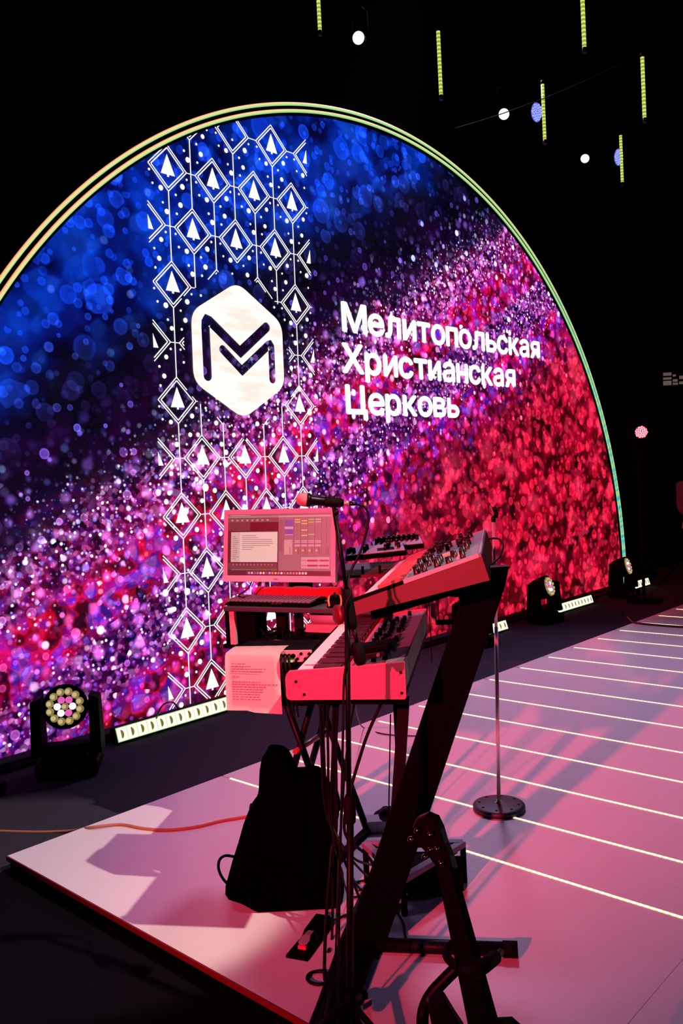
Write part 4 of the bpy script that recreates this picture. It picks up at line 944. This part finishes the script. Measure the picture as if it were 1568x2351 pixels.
# ================================================================== chrome straight stand
bc_ = (onz(1084, 1858)+onz(1208, 1858))/2
cs = thing('microphone_stand', 'chrome straight microphone stand on a round black base, empty clip on top', 'microphone stand', None, None, V((bc_.x, bc_.y, 0)))
rb = .127; hb = .030
MB().lathe([(rb-.004, 0), (rb, .006), (rb, hb-.010), (rb-.005, hb-.003), (rb-.02, hb), (.001, hb+.006)], (0, 0, 0), (0, 0, 1), 48).build('base', mat('cast_iron_base', (.016, .012, .018), .5, bump=.5, bscale=90), cs)
for k in range(16):
    a_ = k*2*pi/16+.1; q = .096 if k % 2 else .070; MB().lathe([(.0075, 0), (.0065, .0012), (.001, .0013)], (q*cos(a_), q*sin(a_), hb+.0005), (0, 0, 1), 12).build('dimple', black, cs)
def cp(x, y): q = at(x, y, bc_.y); return V((q.x-bc_.x, 0, q.z))
MB().lathe([(.022, 0), (.022, .004), (.012, .010), (.011, .016)], (0, 0, hb), (0, 0, 1), 20).build('collar', chrome, cs)
pm = cp(1139, 1440); pt = cp(1133, 1196)
MB().cyl((0, 0, hb), pm, .0095, seg=16).build('lower_pole', chrome, cs); MB().cyl(pm, pt, .0075, seg=16).build('upper_pole', chrome, cs)
MB().lathe([(.011, 0), (.011, .02), (.007, .028)], pt-V((0, 0, .005)), (0, 0, 1), 14).build('thread_collar', blackm, cs)
cpv = cp(1140, 1180)
MB().tube([cpv+V((-.002, 0, -.02)), cpv+V((-.004, 0, .0)), cpv+V((-.012, .02, .026))], [.009, .014, .016], 12).build('clip', rubber, cs)
MB().box(cpv+V((-.022, 0, .018)), (.005, .03, .045), Matrix.Rotation(-.3, 3, 'Y'), .001).build('clip_plate', mat('clip_grey', (.3, .15, .17), .4), cs)

# ================================================================== backpack
BY = 3.38
out = [(520, 2029), (532, 1985), (545, 1945), (556, 1905), (568, 1873), (577, 1853), (584, 1843), (590, 1838), (595, 1812), (597, 1768), (601, 1745), (609, 1734), (616, 1720), (630, 1719), (648, 1722), (660, 1731), (668, 1745), (676, 1762), (682, 1774), (700, 1773), (716, 1768), (735, 1772), (748, 1788), (758, 1806), (777, 1828), (782, 1850), (776, 1880), (767, 1922), (768, 1960), (776, 2000), (789, 2020), (790, 2040), (770, 2046), (745, 2050), (720, 2053), (694, 2056), (660, 2055), (620, 2050), (582, 2043), (550, 2037)]
bp = thing('backpack', 'large black roll-top backpack standing on the platform below the keyboards', 'backpack', None, None, V((at(655, 2052, BY).x, BY, 0)))
bpl = bp.location
P2 = [V((q.x-bpl.x, 0, max(.006, q.z))) for q in (at(x, y, BY) for x, y in out)]
cx = sum(p.x for p in P2)/len(P2)
body = MB(); LY = [(-.16, .80), (-.145, .90), (-.10, .97), (-.03, 1.0), (.05, 1.0), (.11, .96), (.15, .86)]; RR = []
for y, k in LY:
    RR.append([body.bm.verts.new((cx+(p.x-cx)*k, y*(1-.45*p.z/.6), .004+(p.z)*(.25*k+.75) if p.z > .03 else .004)) for p in P2])
for a, b_ in zip(RR, RR[1:]):
    for i in range(len(P2)):
        f_ = body.bm.faces.new((a[i], a[(i+1) % len(P2)], b_[(i+1) % len(P2)], b_[i])); f_.smooth = True
body.bm.faces.new(RR[0]); body.bm.faces.new(RR[-1][::-1]); bmesh.ops.recalc_face_normals(body.bm, faces=body.bm.faces[:])
body.build('bag_body', fabric, bp)
def bq(x, y, dy=0): q = at(x, y, BY); return V((q.x-bpl.x, dy, q.z))
MB().tube(curve([bq(540, 1962, -.02), bq(520, 1957, -.03), bq(507, 1966, -.03), bq(504, 1985, -.03), bq(512, 2006, -.03), bq(526, 2022, -.03), bq(534, 2026, -.02)], 4), .0058, 8).build('side_strap', fabric, bp)
MB().box(bq(583, 1852, -.02), (.03, .04, .032), bev=.004).build('buckle', black, bp)
MB().box(bq(645, 1900, -.135), (.20, .02, .22), Matrix.Rotation(-.22, 3, 'X'), .008).build('front_pocket', fabric, bp)
for x in (600, 700): MB().tube([bq(x, 1800, -.115), bq(x, 1900, -.15), bq(x, 2000, -.16), bq(x, 2035, -.15)], .006, 6).build('compression_strap', fabric, bp)

# ================================================================== cables and pedals
# orange cable
oc = mat('orange_cable', (.5, .17, .10), .5)
cable('orange-red cable running from the left floor onto the platform behind the backpack', [onz(-40, 1906, FZ+.005), onz(0, 1908, FZ+.005), onz(90, 1910, FZ+.005), onz(165, 1907, FZ+.02), onz(205, 1900, .007), onz(275, 1893, .007), onz(330, 1902, .007), onz(385, 1905, .007), onz(450, 1898, .007), onz(510, 1884, .007), onz(570, 1874, .007), onz(640, 1862, .007)], .007, oc)
cable('dark red cable lying across the far strips at the right edge', [onz(1440, 1416, FZ+.01), onz(1448, 1424, .0), onz(1456, 1429, .012), onz(1500, 1434, .012), onz(1568, 1439, .012), onz(1640, 1440, .012)], .012, mat('dark_red_cable', (.06, .008, .015), .5))
cable('black cable curving over the platform behind the keyboards', [P(812, 1600, 2.95), P(822, 1650, 4.2), onz(835, 1671, .006), onz(870, 1683, .006), onz(905, 1688, .006), onz(960, 1690, .006)], .004)
cable('black cable with connectors curled in front of the first LED bar', [onz(355, 1668, FZ+.008), onz(362, 1640, FZ+.15), onz(375, 1618, FZ+.22), onz(395, 1612, FZ+.2), onz(408, 1625, FZ+.1), onz(418, 1648, FZ+.02)], .006)
# bundle from the keyboards to the floor
starts = [(742, 1604), (752, 1606), (766, 1604), (776, 1606), (735, 1606), (815, 1606), (770, 1606), (880, 1604)]
mids = [(752, 1850), (760, 1880), (768, 1840), (772, 1900), (748, 1860), (784, 1880), (764, 1900), (790, 1900)]
for i, (s_, m_) in enumerate(zip(starts, mids)):
    e_ = [(800, 2060), (850, 2020), (762, 2150), (745, 2240), (830, 2080), (770, 2200), (860, 1990), (905, 2060)][i]
    cable('black cable dropping from the keyboards to the floor behind the boom stand', [P(*s_, 2.98), P((s_[0]+m_[0])/2-3, 1720, 3.0), P(m_[0], m_[1], 3.03), P((m_[0]+e_[0])/2, 1970, 3.03), onz(e_[0], e_[1], .008), onz(e_[0]+rnd.uniform(-14, 34), e_[1]+35, .008)], rnd.choice((.004, .005, .006)), group='cables dropping from the keyboards')
for i in range(7):
    x0, x1 = 795+6*i, 690+20*i
    cable('black cable in the thick bundle running towards the camera along the floor', [onz(840+4*i, 2035+8*i, .008), onz(815+4*i, 2090, .012), onz(785+5*i, 2160, .015+.004*(i % 3)), onz(x0-35+3*i, 2230, .012+.006*(i % 2)), onz(735+11*i, 2300, .012+.005*(i % 3)), onz(x1+20, 2370, .012), onz(x1, 2480, .012)], (.009, .007, .011)[i % 3], group='thick cable bundle on the floor')
for pts in ([(800, 2030), (835, 2022), (860, 2028), (900, 2032)], [(806, 2010), (826, 2040), (850, 2052), (880, 2075)], [(812, 2060), (845, 2055), (870, 2040), (905, 2035)], [(790, 2105), (825, 2090), (850, 2060), (885, 2050)], [(905, 2040), (925, 2055), (930, 2070), (910, 2085), (925, 2120), (930, 2150), (942, 2166)], [(870, 2070), (905, 2095), (918, 2080), (935, 2060), (940, 2045)]):
    cable('black cable snaking over the platform around the foot of the slanted upright', [onz(x, y, .006) for x, y in pts], .005, group='cables snaking around the upright')
loop = [onz(732+27*cos(a_), 2245+15*sin(a_), .008) for a_ in [2*pi*k/20 for k in range(19)]]+[onz(765, 2225, .008), onz(775, 2200, .008)]
cable('black cable end curled in a small ring on the platform beside the bundle', loop, .0055, n=2)
cable('cable from the sustain pedal to the bundle', [onz(748, 2122, .02), onz(762, 2115, .01), onz(778, 2108, .008), onz(795, 2100, .008)], .005)
# sustain pedal
pa, pb_, pc, pd = onz(735, 2111, .0), onz(760, 2125, .0), onz(700, 2208, .0), onz(663, 2199, .0)
o_ = (pa+pb_+pc+pd)/4; pu = ((pc+pd)/2-(pa+pb_)/2).normalized(); pv = V((-pu.y, pu.x, 0))
pw = .082; pl_ = .26
sp_ = thing('sustain_pedal', 'black sustain pedal with a pale metal tongue on the platform', 'pedal', basis(pu, pv, Z, o_))
MB().prism([V((-pl_/2, 0-.030, 0)), V((-pl_/2+.01, -.037, 0)), V((pl_/2, -.041, 0)), V((pl_/2, .041, 0)), V((-pl_/2+.01, .037, 0)), V((-pl_/2, .03, 0))], (0, 0, .012), .002).build('base_plate', black, sp_)
MB().hexa([V((-pl_/2+.005, -.033, .012)), V((.015, -.033, .012)), V((.015, .033, .012)), V((-pl_/2+.005, .033, .012)), V((-pl_/2+.02, -.028, .04)), V((.0, -.028, .036)), V((.0, .028, .036)), V((-pl_/2+.02, .028, .04))]).build('housing', black, sp_)
ped = MB(); q = [V((0, -.011, .034)), V((.035, -.012, .036)), V((.058, -.019, .033)), V((.076, -.017, .029)), V((.084, 0, .027)), V((.076, .017, .029)), V((.058, .019, .033)), V((.035, .012, .036)), V((0, .011, .034))]
ped.prism(q, (0, 0, .003)); ped.build('pedal_tongue', mat('pale_steel', (.75, .85, .75), .25, .6), sp_)
MB().box((.08, 0, .018), (.01, .03, .012)).build('spring_block', redside, sp_)
# pedal board group behind the upright
PY = 3.36
pbm = thing('pedal_board', 'black pedal board with raised lavender-edged frame behind the slanted upright', 'pedal board', None, None, onz(1000, 2046, 0))
g0 = pbm.location
a, b_ = onz(925, 2047, 0)-g0, onz(1065, 2047, 0)-g0
MB().prism([a, b_, b_+V((0, .0, .13)), a+V((0, 0, .13))], V((0, .035, 0)), .003).build('front_board', black, pbm)
fr = [onz(832, 1931, .17), onz(1062, 1931, .17), onz(1062, 1946, .17), onz(905, 2020, .16), onz(860, 1968, .17)]
edge = mat('lavender_edge', (.22, .19, .28), .5)
A_, B_, D_ = onz(838, 1932, .17)-g0, onz(1062, 1930, .17)-g0, onz(925, 2012, .15)-g0
for p0, p1, nm in ((A_, B_, 'frame_rail'), (B_, D_, 'frame_rail'), (A_, D_, 'frame_rail')):
    d_ = (p1-p0).normalized(); n_ = V((-d_.y, d_.x, 0))*.016
    MB().prism([p0-n_, p1-n_, p1+n_, p0+n_], (0, 0, -.022), .002).build(nm, edge, pbm)
MB().prism([A_*.9+D_*.1-Z*.03, B_*.9+D_*.1-Z*.03, D_-Z*.03], (0, 0, -.008)).build('inner_plate', black, pbm)
for q in (A_, B_, D_): MB().cyl(V((q.x, q.y, q.z-.02)), V((q.x, q.y, 0)), .012, seg=8).build('leg', black, pbm)
o = MB(); c_ = onz(862, 1917, .0); o.box((0, 0, .028), (.10, .09, .056), bev=.004); o = o.build('expression_pedal', lav, None, Matrix.Translation(V((c_.x, c_.y+.06, 0)))); tag(o, 'grey-topped small pedal box left of the slanted upright', 'pedal')
o = MB(); c_ = at(893, 1872, 3.75)
for k in range(7): o.ball((rnd.uniform(-.02, .02), rnd.uniform(-.02, .02), rnd.uniform(-.02, .02)), rnd.uniform(.02, .03), 10)
o = o.build('pouch', mat('purple_black_cloth', (.02, .008, .035), .9, bump=1, bscale=80), None, Matrix.Translation(V((c_.x, c_.y, c_.z)))); tag(o, 'small dark purple pouch hanging left of the slanted upright', 'pouch')
MB().cyl((0, 0, .02), (0.03, .02, .45), .003, seg=6).build('cord', fabric, o)

# ================================================================== guitar on its stand (lower right foreground)
GY = 1.30
def gp(x, y, Y): return at(x, y, Y)
nut, low = gp(1026, 2000, 1.36), gp(1112, 2360, 1.16)
gd = (low-nut).normalized(); gx = V((.62, -1, 0)); gx = (gx-gd*gx.dot(gd)).normalized(); gn = gd.cross(gx)
GM = basis(gx, gn, -gd, nut)
gt = thing('bass_guitar', 'dark electric bass with shiny tuners standing in the right foreground', 'guitar', GM)
NL = .62
MB().hexa([V((-.030, -.012, -NL)), V((.030, -.012, -NL)), V((.030, .012, -NL)), V((-.030, .012, -NL)), V((-.013, -.009, 0)), V((.013, -.009, 0)), V((.013, .009, 0)), V((-.013, .009, 0))]).build('neck', mat('dark_neck', (.0015, .001, .0012), .6, spec=.08), gt)
Gi = GM.inverted()
hs = [Gi @ at(x, y, 1.37) for x, y in ((1008, 2004), (1040, 2000), (1032, 1968), (1020, 1940), (1010, 1905), (998, 1880), (976, 1871), (955, 1879), (946, 1900), (956, 1935), (980, 1962), (996, 1985))]
MB().prism(hs, (Gi.to_3x3() @ V((.01, .016, 0))), .002).build('headstock', blackg, gt)
tun = mat('tuner_steel', (.8, .78, .76), .12, 1.)
for i, (x, y) in enumerate(((956, 1906), (941, 1926), (985, 1916), (986, 1950), (1001, 1948), (1010, 1981), (973, 1966))):
    c_ = Gi @ at(x, y, 1.362); e_ = Gi @ at(x+6, y-3, 1.366)
    tn = MB().cyl(c_, e_, .0030, seg=10).build('tuning_post', tun, gt); MB().ball(c_, .0042, 10, (1.2, .6, 1)).build('tuner_button', tun, tn)
for i in range(4):
    x = -.009+.006*i; MB().cyl((x, -.0105, -.005), (x*2.1, -.0145, -NL-.25), .0008, seg=5).build('string', tun, gt)
bo = [(.0, 0), (.05, .02), (.13, .10), (.17, .05), (.15, -.06), (.12, -.16), (.16, -.28), (.13, -.38), (0, -.42), (-.13, -.38), (-.17, -.28), (-.12, -.16), (-.15, -.04), (-.16, .06), (-.11, .08), (-.05, .02)]
MB().prism([V((x, -.018, -NL+z)) for x, z in bo], (0, .038, 0), .006).build('guitar_body', mat('dark_body', (.02, .008, .01), .3), gt)
gs = thing('guitar_stand', 'black tubular guitar stand with padded neck yoke in the right foreground', 'guitar stand', None, None, V((gp(1040, 2351, 1.3).x, 1.35, 0)))
g0 = gs.location
def gq(x, y, Y=1.30): return at(x, y, Y)-g0
MB().tube(curve([gq(1062, 2205, 1.27), gq(1048, 2222, 1.27), gq(1020, 2250, 1.27), gq(990, 2283, 1.27), gq(974, 2315, 1.27), gq(970, 2355, 1.27), gq(975, 2450, 1.30)]+[V((0.0, .05, .25)), V((0, .05, .06))], 5), .0095, 10).build('main_tube', blackm, gs)
MB().tube(curve([gq(1052, 2160, 1.33), gq(1038, 2168, 1.32), gq(1026, 2180, 1.31), gq(1026, 2196, 1.29), gq(1040, 2212, 1.27), gq(1062, 2226, 1.23), gq(1085, 2232, 1.16), gq(1098, 2226, 1.13)], 5), .0068, 10).build('yoke_arm', rubber, gs)
MB().tube([gq(1092, 2230, 1.14), gq(1112, 2217, 1.16), gq(1136, 2198, 1.20)], .0100, 12).build('foam_sleeve', rubber, gs)
MB().tube([gq(1132, 2201, 1.19), gq(1150, 2186, 1.22)], .0052, 8).build('yoke_tip', blackm, gs)
MB().prism([gq(x, y, 1.22) for x, y in ((1010, 2300), (1018, 2297), (1026, 2305), (1050, 2345), (1070, 2375), (1000, 2400), (986, 2330), (990, 2316))], (0, .03, 0), .003).build('body_pad', rubber, gs)
MB().cyl(gq(985, 2297, 1.26), gq(1003, 2306, 1.24), .005, seg=8).build('pad_bolt', mat('dull_steel2', (.2, .2, .25), .4, .6), gs)
for a_ in (.6, 2.6, 4.7): MB().cyl((0, .05, .10), (.30*cos(a_), .05+.30*sin(a_), .012), .0095, seg=8).build('leg', blackm, gs)
MB().cyl((0, .05, .05), (0, .05, .13), .016, seg=10).build('hub', black, gs)
o = MB(); c_ = gp(1150, 2345, 1.2); o.hexa([V((-.03, -.01, -.02)), V((.012, -.01, -.02)), V((.03, .01, -.012)), V((-.03, .01, -.02)), V((-.028, -.01, -.004)), V((-.002, -.01, .010)), V((.018, .01, .0)), V((-.02, .01, .0))])
o = o.build('neck_clamp', blackg, gs); o.matrix_local = Matrix.Translation(c_-g0)
MB().cyl(gp(1135, 2350, 1.2)-g0-(c_-g0), gp(1110, 2380, 1.18)-g0-(c_-g0), .006, seg=8).build('clamp_arm', blackm, o)

# ================================================================== musician at the right edge of the frame
def person():
    base = onz(1598, 1420, FZ); Yp = 9.0; q = at(1602, 1250, Yp); root = V((q.x, Yp, 0))
    t = thing('person', 'person in dark red clothing, mostly cut off by the right edge of the frame', 'person', Matrix.Translation(root) @ Matrix.Rotation(.5, 4, 'Z'))
    def skin(name, J, E_, R_, m, sub=2):
        me = bpy.data.meshes.new(name); me.from_pydata(J, E_, []); o = bpy.data.objects.new(name, me); C.objects.link(o)
        md = o.modifiers.new('s', 'SKIN'); 
        for i, r_ in enumerate(R_): me.skin_vertices[0].data[i].radius = r_ if isinstance(r_, tuple) else (r_, r_)
        me.skin_vertices[0].data[0].use_root = True
        sb = o.modifiers.new('d', 'SUBSURF'); sb.levels = sub; sb.render_levels = sub
        dg = bpy.context.evaluated_depsgraph_get(); m2 = bpy.data.meshes.new_from_object(o.evaluated_get(dg)); bpy.data.objects.remove(o)
        for p_ in m2.polygons: p_.use_smooth = True
        m2.materials.clear(); m2.materials.append(m); o = bpy.data.objects.new(name, m2); C.objects.link(o); o.parent = t; return o
    J = [(0, 0, .95), (0, 0, 1.12), (0, .01, 1.30), (0, .01, 1.43), (0, 0, 1.52), (0, -.01, 1.60), (0, -.02, 1.70),
         (.10, 0, .90), (.11, -.02, .50), (.11, .01, .09), (.12, -.12, .04), (-.10, 0, .90), (-.11, -.02, .50), (-.11, .01, .09), (-.12, -.12, .04),
         (.17, .01, 1.40), (.24, .0, 1.15), (.16, -.18, 1.08), (-.17, .01, 1.40), (-.25, -.02, 1.16), (-.17, -.22, 1.22)]
    E_ = [(0, 1), (1, 2), (2, 3), (3, 4), (4, 5), (5, 6), (0, 7), (7, 8), (8, 9), (9, 10), (0, 11), (11, 12), (12, 13), (13, 14), (3, 15), (15, 16), (16, 17), (3, 18), (18, 19), (19, 20)]
    R_ = [(.15, .11), (.14, .10), (.16, .11), (.11, .09), .055, .075, .075, .10, .065, .045, .04, .10, .065, .045, .04, .065, .045, .034, .065, .045, .034]
    skinm = mat('skin', (.55, .28, .2), .6); skin('body', J, E_, R_, skinm)
    cl = [(0, 0, .92), (0, 0, 1.12), (0, .01, 1.30), (0, .01, 1.43), (.17, .01, 1.41), (.245, 0, 1.14), (-.17, .01, 1.41), (-.255, -.02, 1.15), (.18, -.14, 1.09), (-.19, -.17, 1.20)]
    skin('jacket', cl, [(0, 1), (1, 2), (2, 3), (3, 4), (4, 5), (3, 6), (6, 7), (5, 8), (7, 9)], [(.19, .14), (.165, .12), (.18, .13), (.12, .10), .085, .060, .085, .060, .05, .05], mat('dark_red_jacket', (.03, .004, .006), .9, bump=.5, bscale=60))
    skin('trousers', [(0, 0, .96), (.10, 0, .88), (.11, -.02, .50), (.11, .01, .10), (-.10, 0, .88), (-.11, -.02, .50), (-.11, .01, .10)], [(0, 1), (1, 2), (2, 3), (0, 4), (4, 5), (5, 6)], [(.165, .12), .11, .08, .06, .11, .08, .06], fabric)
    MB().ball((0, .0, 1.70), .10, 16, (.82, .98, 1.12)).build('hair', mat('dark_hair', (.01, .006, .005), .7), t)
    MB().ball((0, -.03, 1.665), .088, 20, (.80, .95, 1.2)).build('face', skinm, t)
    for s in (-1, 1):
        MB().ball((s*.030, -.108, 1.675), .010, 8).build('eye', mat('eye_white', (.6, .6, .6), .3), t)
        MB().ball((s*.073, -.02, 1.665), .02, 8, (.4, .8, 1.4)).build('ear', skinm, t)
        for k in range(5):
            hb_ = V((s*.165, -.185 if s > 0 else -.225, 1.08 if s > 0 else 1.22)); dx = -.024+.012*k
            MB().tube([hb_, hb_+V((dx, -.05, 0)), hb_+V((dx*1.2, -.085-.008*(2-abs(k-2)), -.015))], [.012, .009, .007], 6).build('finger', skinm, t)
    MB().tube([(0, -.112, 1.68), (0, -.130, 1.652), (0, -.112, 1.645)], [.008, .013, .009], 8).build('nose', skinm, t)
    MB().ball((0, -.108, 1.625), .014, 8, (1.7, .5, .45)).build('mouth', mat('lips', (.4, .1, .1), .5), t)
    for s in (-1, 1): MB().box((s*.12, -.05, .03), (.09, .27, .06), bev=.02).build('shoe', black, t)
person()
